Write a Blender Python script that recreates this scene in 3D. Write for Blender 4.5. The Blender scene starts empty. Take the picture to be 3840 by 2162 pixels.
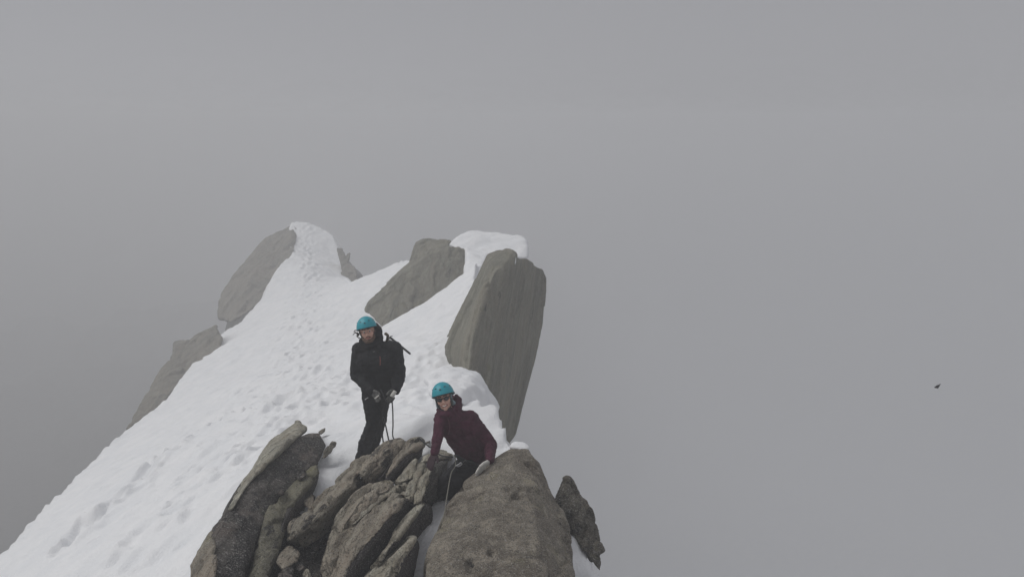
import bpy, bmesh, math, random
import numpy as np
from mathutils import Vector, Matrix, Quaternion

random.seed(7)
scene = bpy.context.scene
COL = scene.collection

# ------------------------------------------------------------------ camera
F_PX, CX, CY, PITCH = 3130.0, 1920.0, 1081.0, math.atan(634.0 / 3130.0)
cam_d = bpy.data.cameras.new("camera")
cam = bpy.data.objects.new("camera", cam_d)
COL.objects.link(cam)
cam.location = (0, 0, 0)
cam.rotation_euler = (math.pi / 2 - PITCH, 0, 0)
cam_d.sensor_width = 36
cam_d.lens = 36 * F_PX / 3840
cam_d.clip_end = 6000
scene.camera = cam

# ------------------------------------------------------------------ sky and light
SUN_EL, SUN_AZ = math.radians(50), math.radians(-82)     # azimuth from +Y (view) towards +X
world = bpy.data.worlds.new("World")
scene.world = world
world.use_nodes = True
wn, wl = world.node_tree.nodes, world.node_tree.links
wn.clear()
sky = wn.new("ShaderNodeTexSky"); sky.sky_type = 'NISHITA'; sky.sun_disc = False
sky.sun_elevation = SUN_EL; sky.sun_rotation = SUN_AZ; sky.altitude = 3500
hsv = wn.new("ShaderNodeHueSaturation"); hsv.inputs["Saturation"].default_value = 0.10
mixc = wn.new("ShaderNodeMix"); mixc.data_type = 'RGBA'
mixc.inputs[0].default_value = 0.90                       # the cloud we stand in hides most of the clear sky
wtc = wn.new("ShaderNodeTexCoord"); wsx = wn.new("ShaderNodeSeparateXYZ"); wmr = wn.new("ShaderNodeMapRange")
wl.new(wtc.outputs["Generated"], wsx.inputs[0]); wl.new(wsx.outputs[2], wmr.inputs[0])
wmr.inputs[3].default_value = 0.99; wmr.inputs[4].default_value = 1.3      # overcast: brighter towards the zenith
wvm = wn.new("ShaderNodeVectorMath"); wvm.operation = 'SCALE'; wvm.inputs[0].default_value = (3.00, 3.01, 3.20)
wl.new(wmr.outputs[0], wvm.inputs["Scale"]); wl.new(wvm.outputs[0], mixc.inputs[7])
bg = wn.new("ShaderNodeBackground"); bg.inputs[1].default_value = 0.1
wo = wn.new("ShaderNodeOutputWorld")
wl.new(sky.outputs[0], hsv.inputs["Color"]); wl.new(hsv.outputs[0], mixc.inputs[6])
wl.new(mixc.outputs[2], bg.inputs[0]); wl.new(bg.outputs[0], wo.inputs[0])

sun_d = bpy.data.lights.new("sun", 'SUN')
sun_d.energy = 1.5; sun_d.angle = math.radians(48); sun_d.color = (1.0, 0.985, 0.96)
sun = bpy.data.objects.new("sun", sun_d); COL.objects.link(sun)
sd = Vector((math.sin(SUN_AZ) * math.cos(SUN_EL), math.cos(SUN_AZ) * math.cos(SUN_EL), math.sin(SUN_EL)))
sun.rotation_euler = (-sd).to_track_quat('-Z', 'Y').to_euler()

scene.view_settings.view_transform = 'Standard'
scene.view_settings.look = 'None'
scene.view_settings.exposure = 0.0
scene.view_settings.gamma = 1.0
scene.view_settings.use_curve_mapping = False
scene.cycles.use_denoising = True
scene.cycles.volume_bounces = 6
scene.cycles.max_bounces = 8
scene.cycles.diffuse_bounces = 4

# ------------------------------------------------------------------ pixel -> place
cp, sp = math.cos(PITCH), math.sin(PITCH)
def ray(px, py):
    a, b = (px - CX) / F_PX, -(py - CY) / F_PX
    v = Vector((a, cp + b * sp, -sp + b * cp))
    return v / v.y
def far_m(d): return d if d < 10 else 10 + (d - 10) * 1.75      # the ridge behind the climbers was paced too short at first
def P(px, py, d):                     # the point seen at a pixel, d metres ahead
    return ray(px, py) * far_m(d)
def region(x0, y0, s):
    return lambda zx, zy: (x0 + zx * s, y0 + zy * s)
R1 = region(1250, 1130, 0.4277); R2 = region(1550, 1380, 0.3587); R3 = region(700, 1550, 0.42203)
R4 = region(1450, 1600, 0.3876); R5 = region(1300, 840, 0.593); R6 = region(700, 800, 0.3448)
R7 = region(0, 1150, 0.698); R8 = region(1300, 1640, 0.2207); R9 = region(1300, 1880, 0.19444)
R10 = region(700, 1860, 0.2329); RS = region(0, 0, 1.0)

# ------------------------------------------------------------------ vector noise
_rng = np.random.RandomState(3)
_perm = np.concatenate([_rng.permutation(256)] * 3)
_g = _rng.normal(size=(256, 3)); _g /= np.linalg.norm(_g, axis=1)[:, None]
def pnoise(p):
    i = np.floor(p).astype(int); f = p - i; i &= 255
    u = f * f * f * (f * (f * 6 - 15) + 10)
    r = 0
    for dx in (0, 1):
        wx = u[:, 0] if dx else 1 - u[:, 0]
        for dy in (0, 1):
            wy = u[:, 1] if dy else 1 - u[:, 1]
            for dz in (0, 1):
                wz = u[:, 2] if dz else 1 - u[:, 2]
                h = _perm[_perm[_perm[(i[:, 0] + dx) & 255] + ((i[:, 1] + dy) & 255)] + ((i[:, 2] + dz) & 255)]
                g = _g[h]
                r = r + wx * wy * wz * (g[:, 0] * (f[:, 0] - dx) + g[:, 1] * (f[:, 1] - dy) + g[:, 2] * (f[:, 2] - dz))
    return r * 1.5
def fbm(p, octv=4, gain=0.5, lac=2.07):
    r, a = 0, 1.0
    for k in range(octv):
        r = r + a * pnoise(p + 17.3 * k); p = p * lac; a *= gain
    return r
def sstep(a, b, x):
    t = np.clip((x - a) / (b - a), 0, 1)
    return t * t * (3 - 2 * t)

# ------------------------------------------------------------------ materials
def new_mat(name):
    m = bpy.data.materials.new(name); m.use_nodes = True
    nt = m.node_tree
    return m, nt, nt.nodes["Principled BSDF"]
def nd(nt, t, **kw):
    n = nt.nodes.new(t)
    for k, v in kw.items(): setattr(n, k, v)
    return n
def mixrgb(nt, fac, a, b, blend='MIX'):
    n = nd(nt, "ShaderNodeMix", data_type='RGBA', blend_type=blend)
    for s, v in ((0, fac), (6, a), (7, b)):
        if hasattr(v, "links") or hasattr(v, "is_linked"): nt.links.new(v, n.inputs[s])
        else: n.inputs[s].default_value = v if s == 0 else (*v, 1)
    return n.outputs[2]
def noise_tex(nt, vec, scale, detail=5, rough=0.6, dist=0.0):
    n = nd(nt, "ShaderNodeTexNoise")
    n.inputs["Scale"].default_value = scale; n.inputs["Detail"].default_value = detail
    n.inputs["Roughness"].default_value = rough; n.inputs["Distortion"].default_value = dist
    nt.links.new(vec, n.inputs["Vector"])
    return n.outputs[0]
def ramp(nt, val, lo, hi, a=0.0, b=1.0):
    n = nd(nt, "ShaderNodeMapRange", interpolation_type='SMOOTHSTEP')
    nt.links.new(val, n.inputs[0])
    for k, v in ((1, lo), (2, hi), (3, a), (4, b)): n.inputs[k].default_value = v
    return n.outputs[0]
def flat(name, col, rough=0.7, var=0.15, scale=30, bump=0.0, metal=0.0, spec=0.5, bscale=60):
    m, nt, b = new_mat(name)
    tc = nd(nt, "ShaderNodeTexCoord").outputs["Object"]
    n = noise_tex(nt, tc, scale, 4)
    c = mixrgb(nt, ramp(nt, n, 0.3, 0.7), tuple(x * (1 - var) for x in col), tuple(min(1, x * (1 + var)) for x in col))
    nt.links.new(c, b.inputs["Base Color"])
    b.inputs["Roughness"].default_value = rough; b.inputs["Metallic"].default_value = metal
    b.inputs["Specular IOR Level"].default_value = spec
    if bump:
        bp = nd(nt, "ShaderNodeBump"); bp.inputs["Strength"].default_value = bump; bp.inputs["Distance"].default_value = 0.01
        nt.links.new(noise_tex(nt, tc, bscale, 5), bp.inputs["Height"]); nt.links.new(bp.outputs[0], b.inputs["Normal"])
    return m
def granite(name, base, warm, dark_amt, grain=None, stretch=0.25, lichen=0.3, specks=0.5, dark=(0.035, 0.033, 0.032), bump=1.0, crack=1.1):
    """speckled, lichen-stained granite; dark_amt 0..1 is how much black lichen covers it"""
    m, nt, b = new_mat(name)
    tc = nd(nt, "ShaderNodeTexCoord").outputs["Object"]
    vec = tc
    if grain is not None:                       # streaks run along the grain of the slab
        q = Vector((0, 0, 1)).rotation_difference(Vector(grain)).inverted().to_euler()
        mp = nd(nt, "ShaderNodeMapping"); mp.inputs["Rotation"].default_value = q
        nt.links.new(tc, mp.inputs[0])
        mp2 = nd(nt, "ShaderNodeMapping"); mp2.inputs["Scale"].default_value = (1, 1, stretch)
        nt.links.new(mp.outputs[0], mp2.inputs[0]); vec = mp2.outputs[0]
    big = noise_tex(nt, vec, 1.7, 6, 0.62, 0.6)
    c = mixrgb(nt, ramp(nt, big, 0.38, 0.62), base, warm)
    mid = noise_tex(nt, vec, 7.0, 7, 0.7, 0.4)
    c = mixrgb(nt, ramp(nt, mid, 0.44, 0.66, 0, 0.75), c, tuple(x * 1.8 for x in base))
    c = mixrgb(nt, ramp(nt, noise_tex(nt, vec, 11, 6, 0.7), 0.42, 0.30, 0, 0.7), c, tuple(x * 0.4 for x in base))
    c = mixrgb(nt, ramp(nt, noise_tex(nt, vec, 4.1, 8, 0.72), 0.72 - 0.36 * dark_amt, 0.77 - 0.33 * dark_amt, 0, 0.92), c, dark)
    # pale crust on the dark lichen
    crust = noise_tex(nt, tc, 30, 4, 0.7)
    crm = noise_tex(nt, tc, 3.0, 4, 0.6)
    f = nd(nt, "ShaderNodeMath", operation='MULTIPLY')
    nt.links.new(ramp(nt, crust, 0.56, 0.63, 0, specks), f.inputs[0]); nt.links.new(ramp(nt, crm, 0.40, 0.58, 0.15, 1), f.inputs[1])
    c = mixrgb(nt, f.outputs[0], c, (0.36, 0.34, 0.32))
    lic = noise_tex(nt, tc, 3.3, 6, 0.7)
    c = mixrgb(nt, ramp(nt, lic, 0.56, 0.66, 0, lichen), c, (0.19, 0.18, 0.075))
    # crystals: black mica, white feldspar
    sp1 = noise_tex(nt, tc, 70, 3, 0.6)
    c = mixrgb(nt, ramp(nt, sp1, 0.54, 0.62, 0, 0.7), c, (0.025, 0.025, 0.025))
    sp2 = noise_tex(nt, tc, 85, 3, 0.6)
    c = mixrgb(nt, ramp(nt, sp2, 0.56, 0.64, 0, 0.55), c, (0.46, 0.45, 0.42))
    nt.links.new(c, b.inputs["Base Color"])
    b.inputs["Roughness"].default_value = 0.88; b.inputs["Specular IOR Level"].default_value = 0.25
    add = nd(nt, "ShaderNodeMath", operation='ADD')
    nt.links.new(noise_tex(nt, vec, 16, 8, 0.78), add.inputs[0]); nt.links.new(sp1, add.inputs[1])
    cr = nd(nt, "ShaderNodeMath", operation='SUBTRACT'); nt.links.new(noise_tex(nt, vec, 3.6, 5, 0.6, 0.8), cr.inputs[0]); cr.inputs[1].default_value = 0.5
    ca = nd(nt, "ShaderNodeMath", operation='ABSOLUTE'); nt.links.new(cr.outputs[0], ca.inputs[0])
    ad2 = nd(nt, "ShaderNodeMath", operation='ADD'); nt.links.new(add.outputs[0], ad2.inputs[0]); nt.links.new(ramp(nt, ca.outputs[0], 0.0, 0.022, -crack, 0), ad2.inputs[1])
    add = ad2
    bp = nd(nt, "ShaderNodeBump"); bp.inputs["Strength"].default_value = bump; bp.inputs["Distance"].default_value = 0.032
    nt.links.new(add.outputs[0], bp.inputs["Height"]); nt.links.new(bp.outputs[0], b.inputs["Normal"])
    return m
def snow_mat(name, rocky=False):
    m, nt, b = new_mat(name)
    tc = nd(nt, "ShaderNodeTexCoord").outputs["Object"]
    n1 = noise_tex(nt, tc, 1.3, 6, 0.6)
    c = mixrgb(nt, ramp(nt, n1, 0.3, 0.7), (0.83, 0.845, 0.865), (0.90, 0.905, 0.915))
    add = nd(nt, "ShaderNodeMath", operation='ADD')
    nt.links.new(noise_tex(nt, tc, 9, 7, 0.62), add.inputs[0])
    nt.links.new(ramp(nt, noise_tex(nt, tc, 38, 4, 0.6), 0.35, 0.75, 0, 0.25), add.inputs[1])
    bp = nd(nt, "ShaderNodeBump"); bp.inputs["Strength"].default_value = 0.55; bp.inputs["Distance"].default_value = 0.05
    nt.links.new(add.outputs[0], bp.inputs["Height"]); nt.links.new(bp.outputs[0], b.inputs["Normal"])
    if rocky:                                  # bare granite where the flank is too steep to hold snow
        at = nd(nt, "ShaderNodeAttribute", attribute_name="bare")
        j = nd(nt, "ShaderNodeMath", operation='MULTIPLY_ADD')
        nt.links.new(noise_tex(nt, tc, 0.6, 6, 0.65), j.inputs[0]); j.inputs[1].default_value = 0.8
        nt.links.new(at.outputs["Fac"], j.inputs[2])
        rk = mixrgb(nt, ramp(nt, noise_tex(nt, tc, 0.9, 8, 0.7), 0.3, 0.7), (0.08, 0.077, 0.072), (0.19, 0.18, 0.165))
        c = mixrgb(nt, ramp(nt, j.outputs[0], 0.85, 1.05), c, rk)
    nt.links.new(c, b.inputs["Base Color"])
    b.inputs["Roughness"].default_value = 0.75; b.inputs["Specular IOR Level"].default_value = 0.2
    return m

# ------------------------------------------------------------------ object helpers
def link(name, me, mat=None, parent=None):
    o = bpy.data.objects.new(name, me); COL.objects.link(o)
    if mat is not None: me.materials.append(mat)
    if parent is not None: o.parent = parent
    return o
def tag(o, label=None, cat=None, group=None, kind=None):
    for k, v in (("label", label), ("category", cat), ("group", group), ("kind", kind)):
        if v: o[k] = v
    return o
def rebase(o, base):
    """move the object's origin to base without moving its surface"""
    b = Vector(base)
    o.data.transform(Matrix.Translation(-b)); o.location = o.location + b
    return o
def baked(bm, mods):
    """mesh of a bmesh after modifiers; mods = [(type, {settings})]"""
    me = bpy.data.meshes.new("tmp"); bm.to_mesh(me); bm.free()
    o = bpy.data.objects.new("tmp", me); COL.objects.link(o)
    for t, kw in mods:
        md = o.modifiers.new(t, t)
        for k, v in kw.items(): setattr(md, k, v)
    dg = bpy.context.evaluated_depsgraph_get(); dg.update()
    out = bpy.data.meshes.new_from_object(o.evaluated_get(dg))
    bpy.data.objects.remove(o); bpy.data.meshes.remove(me)
    return out
def get_co(me):
    a = np.empty(len(me.vertices) * 3); me.vertices.foreach_get("co", a); return a.reshape(-1, 3)
def get_no(me):
    a = np.empty(len(me.vertices) * 3); me.vertices.foreach_get("normal", a); return a.reshape(-1, 3)
def set_co(me, co):
    me.vertices.foreach_set("co", co.ravel()); me.update()
def smooth(me, on=True):
    me.polygons.foreach_set("use_smooth", [on] * len(me.polygons))
def add_hull(bm, pts):
    vs = [bm.verts.new(p) for p in pts]
    r = bmesh.ops.convex_hull(bm, input=vs)
    dead = [g for g in r["geom_interior"] if isinstance(g, bmesh.types.BMVert)]
    dead += [g for g in r["geom_unused"] if isinstance(g, bmesh.types.BMVert)]
    bmesh.ops.delete(bm, geom=list(set(v for v in dead if v.is_valid)), context='VERTS')
_sph = []
for k in range(7):
    th = math.pi * k / 6
    for j in range(10 if 0 < k < 6 else 1):
        ph = 2 * math.pi * j / 10
        _sph.append(Vector((math.sin(th) * math.cos(ph), math.sin(th) * math.sin(ph), math.cos(th))))
def add_cap(bm, a, ra, b=None, rb=None):
    b = a if b is None else b; rb = ra if rb is None else rb
    a, b = Vector(a), Vector(b)
    pts = [a + s * ra for s in _sph] + ([b + s * rb for s in _sph] if (a - b).length > 1e-6 else [])
    add_hull(bm, pts)
def add_ell(bm, c, axes):
    """ellipsoid from three half-axis vectors"""
    add_hull(bm, [Vector(c) + axes[0] * s.x + axes[1] * s.y + axes[2] * s.z for s in _sph])
def tube(name, pts, r, mat, parent=None, seg=8, smooth_pts=6):
    """round tube along a smoothed polyline"""
    pts = [Vector(p) for p in pts]
    if smooth_pts and len(pts) > 2:
        q = []
        for i in range(len(pts) - 1):
            p0, p1, p2, p3 = pts[max(i - 1, 0)], pts[i], pts[i + 1], pts[min(i + 2, len(pts) - 1)]
            for k in range(smooth_pts):
                t = k / smooth_pts
                q.append(0.5 * ((2 * p1) + (p2 - p0) * t + (2 * p0 - 5 * p1 + 4 * p2 - p3) * t * t + (3 * p1 - p0 - 3 * p2 + p3) * t ** 3))
        pts = q + [pts[-1]]
    bm = bmesh.new(); rings = []
    for i, p in enumerate(pts):
        t = (pts[min(i + 1, len(pts) - 1)] - pts[max(i - 1, 0)]).normalized()
        u = t.cross(Vector((0.31, 0.2, 0.93))).normalized(); v = t.cross(u)
        rr = r(i / (len(pts) - 1)) if callable(r) else r
        rings.append([bm.verts.new(p + (u * math.cos(a) + v * math.sin(a)) * rr) for a in [2 * math.pi * k / seg for k in range(seg)]])
    for a, b in zip(rings, rings[1:]):
        for k in range(seg): bm.faces.new((a[k], a[(k + 1) % seg], b[(k + 1) % seg], b[k]))
    bm.faces.new(rings[0][::-1]); bm.faces.new(rings[-1])
    me = bpy.data.meshes.new(name); bm.to_mesh(me); bm.free(); smooth(me)
    return link(name, me, mat, parent)

# ------------------------------------------------------------------ the snow ridge
CTRL = [  # source pixel + metres ahead, where the snow surface lies
    (0, 2162, 11.6), (0, 2089, 12.8), (168, 1911, 14.9), (300, 1773, 16.7), (447, 1638, 18.6), (620, 1500, 21.5),
    (720, 1370, 25), (800, 1300, 28.5), (831, 1190, 34), (-300, 2300, 12.5), (300, 2100, 10.4), (600, 2100, 8.8), (720, 2162, 7.9),
    (600, 1800, 12.2), (850, 1600, 13.6), (800, 1850, 9.9), (1000, 1750, 10.3), (1080, 1600, 12.2), (1000, 1400, 18.5), (1150, 1450, 15.5),
    (1240, 1640, 10.9), (1200, 1800, 9.1), (1200, 1880, 8.8), (1330, 1745, 9.8), (1300, 1550, 12.2), (1280, 1300, 18.5),
    (1150, 1250, 23), (1000, 1150, 32), (1200, 1120, 28), (1330, 1060, 29.5), (1300, 1066, 31), (1460, 997, 29), (1537, 976, 27.5),
    (1440, 1232, 20.3), (1570, 1170, 20.7), (1650, 1130, 21), (1725, 1092, 21.2), (1600, 1250, 16.5), (1680, 1280, 14.6), (1560, 1450, 12.3),
    (1720, 1480, 12.6), (1400, 1800, 9.6), (1500, 1760, 9.35), (1330, 1850, 9.2),
    (1500, 1650, 9.9), (1580, 1640, 9.7), (1680, 1670, 9.2), (1790, 1545, 10.6), (1895, 1680, 9.1),
    (1770, 1010, 20.8), (1720, 960, 23), (1680, 960, 24),
    (1080, 940, 39), (1150, 840, 43), (1240, 890, 42), (1285, 975, 40), (1180, 1000, 36), (1090, 1010, 35.5), (960, 1180, 32), (1290, 1040, 36),
    (1600, 2000, 7.42), (1570, 2162, 7.0), (1680, 1870, 8.2), (1400, 2000, 8.3), (1250, 2000, 8.4), (1100, 1950, 8.7), (900, 2000, 8.3),
    (1950, 1900, 8.6), (2160, 2010, 8.0), (2256, 2160, 7.7), (1950, 1690, 8.9)]
PTS = [P(*c) for c in CTRL] + [Vector(v) for v in (
    (0, 0, -1.75), (0, -4, -1.5), (-3, 0, -3.2), (0.8, 2, -2.5), (0, 3.2, -2.7), (-2.5, 4, -3.6), (-6, 5, -5.6), (-6, -3, -4.6), (1.0, 4.5, -3.3), (-0.6, 5.2, -3.3))]
A = np.array([[p.x, p.y] for p in PTS]); Z = np.array([p.z for p in PTS])
def _k(r2): return 0.5 * r2 * np.log(r2 + 1e-9)
n_ = len(A)
M_ = np.zeros((n_ + 3, n_ + 3))
M_[:n_, :n_] = _k(((A[:, None] - A[None]) ** 2).sum(-1)) + np.eye(n_) * 0.02
M_[:n_, n_] = 1; M_[:n_, n_ + 1:] = A; M_[n_, :n_] = 1; M_[n_ + 1:, :n_] = A.T
W_ = np.linalg.solve(M_, np.concatenate([Z, [0, 0, 0]]))
def tps(xy):
    out = np.empty(len(xy))
    for s in range(0, len(xy), 20000):
        q = xy[s:s + 20000]
        out[s:s + 20000] = _k(((q[:, None] - A[None]) ** 2).sum(-1)) @ W_[:n_] + W_[n_] + q @ W_[n_ + 1:]
    return out
EDGE = [P(*c) for c in (   # plan outline of the ridge crest: beyond it the mountain falls away
    (-900, 2500, 11.5), (-300, 2290, 12.4), (0, 2089, 12.8), (84, 2001, 13.8), (168, 1911, 14.9), (300, 1773, 16.7), (447, 1638, 18.6), (476, 1614, 19.1), (620, 1500, 21.5),
    (720, 1370, 25), (790, 1300, 28.5), (822, 1195, 32), (905, 1182, 32.4), (990, 1105, 34), (1040, 1020, 36), (1095, 938, 38.6), (1080, 893, 41), (1097, 848, 43.2), (1150, 835, 43.3), (1190, 868, 43), (1245, 897, 42.4), (1290, 985, 40), (1300, 1040, 36.5),
    (1320, 1066, 31), (1460, 997, 29), (1537, 976, 27.5), (1640, 930, 25.5), (1690, 935, 24.5), (1760, 960, 23.5), (1790, 1010, 21.5), (1780, 1100, 18),
    (1740, 1350, 15), (1760, 1480, 12.6), (1820, 1590, 10.8), (1903, 1690, 9.2), (1990, 1710, 8.8), (2110, 1870, 8.5), (2150, 1975, 8.15), (2256, 2160, 7.7), (2330, 2300, 7.2))]
EDGE = np.array([[p.x, p.y] for p in EDGE] + [[1.3, 4.5], [1.2, 0], [1.5, -6], [-4, -7], [-8, -2], [-9.5, 5]])
def edge_query(xy):
    """signed distance outside the crest outline, and nearest point on it"""
    best = np.full(len(xy), 1e18); near = np.zeros_like(xy); inside = np.zeros(len(xy), bool)
    for a, b in zip(EDGE, np.roll(EDGE, -1, 0)):
        ab = b - a
        t = np.clip(((xy - a) @ ab) / (ab @ ab), 0, 1)
        q = a + t[:, None] * ab
        d = ((xy - q) ** 2).sum(1)
        m = d < best
        best[m] = d[m]; near[m] = q[m]
        c = ((a[1] > xy[:, 1]) != (b[1] > xy[:, 1]))
        with np.errstate(divide='ignore', invalid='ignore'):
            inside ^= c & (xy[:, 0] < (b[0] - a[0]) * (xy[:, 1] - a[1]) / (b[1] - a[1]) + a[0])
    return np.where(inside, -1, 1) * np.sqrt(best), near, inside
VALLEY = -76.0
def ground_base(xy):
    d, near, inside = edge_query(xy)
    z = tps(np.where(inside[:, None], xy, near))
    do = np.maximum(d, 0)
    wob = 1 + 0.25 * pnoise(np.c_[xy * 0.15, np.zeros(len(xy))])
    right = sstep(-2.0, 0.5, xy[:, 0] + 0.02 * xy[:, 1])
    steep = 1.6 * wob * (1 - right) + 16 * right
    drop = np.where(do < 30, do * steep, 30 * steep + (do - 30) * 0.9)
    z = z - drop
    z = z + fbm(np.c_[xy * 0.35, np.full(len(xy), 3.1)], 4) * np.minimum(do * 0.35, 3) * (1 - right)
    fl = VALLEY + 5 * fbm(np.c_[xy * 0.01, np.zeros(len(xy))], 3)
    return np.maximum(z, fl), d
def hit(px, py):
    """where the view through a pixel meets the snow"""
    r = ray(px, py); ds = np.arange(5.5, 78, 0.02)
    zz = ground_base(np.c_[r.x * ds, ds])[0]
    k = np.argmax(r.z * ds < zz)
    return np.array([r.x * ds[k], ds[k]])

def grade(lo, hi, step, far, growth=1.22):
    out = [lo]
    while out[-1] < hi: out.append(out[-1] + (step(out[-1]) if callable(step) else step))
    s = out[-1] - out[-2]
    while out[-1] < far[1]: s = min(s * growth, 60); out.append(out[-1] + s)
    pre = [lo]; s = out[1] - out[0] if not callable(step) else step(lo)
    while pre[-1] > far[0]: s = min(s * growth, 60); pre.append(pre[-1] - s)
    return np.array(pre[:0:-1] + out)
gx = grade(-24.0, 2.0, lambda x: 0.05 if x > -9 else 0.075, (-650, 650))
gy = grade(6.0, 69.0, lambda y: 0.045 + 0.0022 * (y - 6), (-200, 700))
X, Y = np.meshgrid(gx, gy)
xy = np.c_[X.ravel(), Y.ravel()]
z, dist = ground_base(xy)
zero = np.zeros(len(xy))
ins = sstep(0.6, -0.3, dist)
z += ins * (0.10 * fbm(np.c_[xy * 0.55, zero], 3) + 0.05 * fbm(np.c_[xy * 2.2, zero + 5], 4) + 0.028 * np.abs(fbm(np.c_[xy * np.array([5.0, 3.2]), zero + 9], 3)))
z += 0.09 * fbm(np.c_[xy * 2.6, zero + 2], 3) * np.exp(-(dist / 0.45) ** 2)          # ragged crest edge
rs = np.random.RandomState(11)
def dent(cx, cy, rx, ry, ang, depth, rim=0.35):
    m = (np.abs(xy[:, 0] - cx) < 3 * rx) & (np.abs(xy[:, 1] - cy) < 3 * rx)
    if not m.any(): return
    dx, dy = xy[m, 0] - cx, xy[m, 1] - cy
    u = (dx * math.cos(ang) + dy * math.sin(ang)) / rx; v = (-dx * math.sin(ang) + dy * math.cos(ang)) / ry
    r2 = u * u + v * v
    z[m] += depth * (-np.exp(-r2 * 1.4) + rim * np.exp(-(np.sqrt(r2) - 1.35) ** 2 * 5))
def trail(pix, n, spread, size, depth, elong=1.5):
    pts = [hit(*p) for p in pix]
    seg = [np.linalg.norm(b - a) for a, b in zip(pts, pts[1:])]
    for k in range(n):
        s = rs.rand() * sum(seg); i = 0
        while i < len(seg) - 1 and s > seg[i]: s -= seg[i]; i += 1
        a, b = pts[i], pts[i + 1]
        p = a + (b - a) * (s / seg[i]); ang = math.atan2(*(b - a)[::-1]) + rs.normal() * 0.3
        sz = size * (0.7 + 0.6 * rs.rand())
        dent(p[0] + rs.normal() * spread, p[1] + rs.normal() * spread, sz * elong, sz, ang, depth * (0.5 + rs.rand() * 0.8))
trail([(1270, 1560), (1180, 1430), (1120, 1300), (1130, 1180), (1170, 1090)], 300, 0.55, 0.13, 0.10)
trail([(1170, 1090), (1160, 1000), (1140, 920), (1150, 850)], 90, 0.35, 0.16, 0.10)
trail([(1170, 1480), (1010, 1530), (860, 1570), (700, 1660), (500, 1830), (330, 1960), (190, 2085)], 120, 0.10, 0.14, 0.10, 2.2)
trail([(1120, 1500), (900, 1690), (760, 1800), (560, 2020), (470, 2130)], 120, 0.5, 0.12, 0.065)
trail([(1000, 1400), (700, 1700), (300, 2100)], 90, 1.0, 0.12, 0.04)
trail([(1560, 1560), (1500, 1420), (1600, 1300)], 60, 0.3, 0.10, 0.05)
me = bpy.data.meshes.new("snow_ridge")
nx, ny = len(gx), len(gy)
idx = np.arange(nx * ny).reshape(ny, nx)
quads = np.stack([idx[:-1, :-1], idx[:-1, 1:], idx[1:, 1:], idx[1:, :-1]], -1).reshape(-1, 4)
me.vertices.add(nx * ny); me.vertices.foreach_set("co", np.c_[xy, z].ravel())
me.loops.add(quads.size); me.loops.foreach_set("vertex_index", quads.ravel())
me.polygons.add(len(quads)); me.polygons.foreach_set("loop_start", np.arange(0, quads.size, 4)); me.polygons.foreach_set("loop_total", np.full(len(quads), 4))
me.update(calc_edges=True); smooth(me)
def bare_attr(me, v):
    at = me.attributes.new("bare", 'FLOAT', 'POINT'); at.data.foreach_set("value", np.asarray(v, dtype=np.float32))
steepness = np.hypot(*np.gradient(z.reshape(ny, nx), gy, gx)).ravel()
bare_attr(me, np.where(dist > 0.25, sstep(0.25, 1.0, dist) * np.maximum(sstep(0.5, 1.1, steepness), 0.85 * sstep(-15, -45, xy[:, 0])), 0))
SNOW = snow_mat("snow"); SNOW_ROCK = snow_mat("snow_on_rock", True)
ridge = link("snow_ridge", me, SNOW_ROCK)
tag(ridge, "steep white snow ridge with footprints falling away to the left", "snow", kind="structure")

# ------------------------------------------------------------------ rocks
GRAIN_A = (P(*R3(1100, 250), 10) - P(*R3(300, 1200), 6.6)).normalized()
GRAIN_D = (P(*R3(1800, 300), 8.9) - P(*R3(1100, 1350), 6.7)).normalized()
GRAIN_E = (P(*R5(1180, 300), 16) - P(*R5(1000, 1200), 13.6)).normalized()
def GD(py): return 3.42 * 3130 / (py - 447)           # depth of the foreground outcrop's mean surface
def solid(hulls, conv, thick, near=False, shrink=0.93):
    """closed volume: union of convex blocks; every traced front is carried back to a real thickness"""
    bm = bmesh.new()
    for h in hulls:
        S = [(*conv(a, b), c) for a, b, c in h]
        S = [(x, y, GD(y) + c if near else c) for x, y, c in S]
        mx = sum(s[0] for s in S) / len(S); my = sum(s[1] for s in S) / len(S)
        pts = [P(*s) for s in S] + [P(mx + (x - mx) * shrink, my + (y - my) * shrink, d + thick) for x, y, d in S]
        add_hull(bm, pts)
    return bm
def facets(q, cell, seed):
    """angular breaks: every cell of a cellular pattern is a plane tilted its own way"""
    p = q / cell + seed; i0 = np.floor(p).astype(int)
    best = np.full(len(p), 1e9); val = np.zeros(len(p)); second = np.full(len(p), 1e9)
    for dx in (-1, 0, 1):
        for dy in (-1, 0, 1):
            for dz in (-1, 0, 1):
                c = i0 + np.array([dx, dy, dz])
                h = _perm[_perm[_perm[c[:, 0] & 255] + (c[:, 1] & 255)] + (c[:, 2] & 255)]
                s = c + 0.5 + 0.42 * _g[h]
                r = p - s; d = (r * r).sum(1)
                t = (r * _g[(h * 7 + 13) & 255]).sum(1) + 0.35 * _g[(h * 3 + 5) & 255, 0]
                m = d < best
                second = np.where(m, best, np.minimum(second, d))
                best = np.where(m, d, best); val = np.where(m, t, val)
    return val, np.sqrt(second) - np.sqrt(best)
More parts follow.
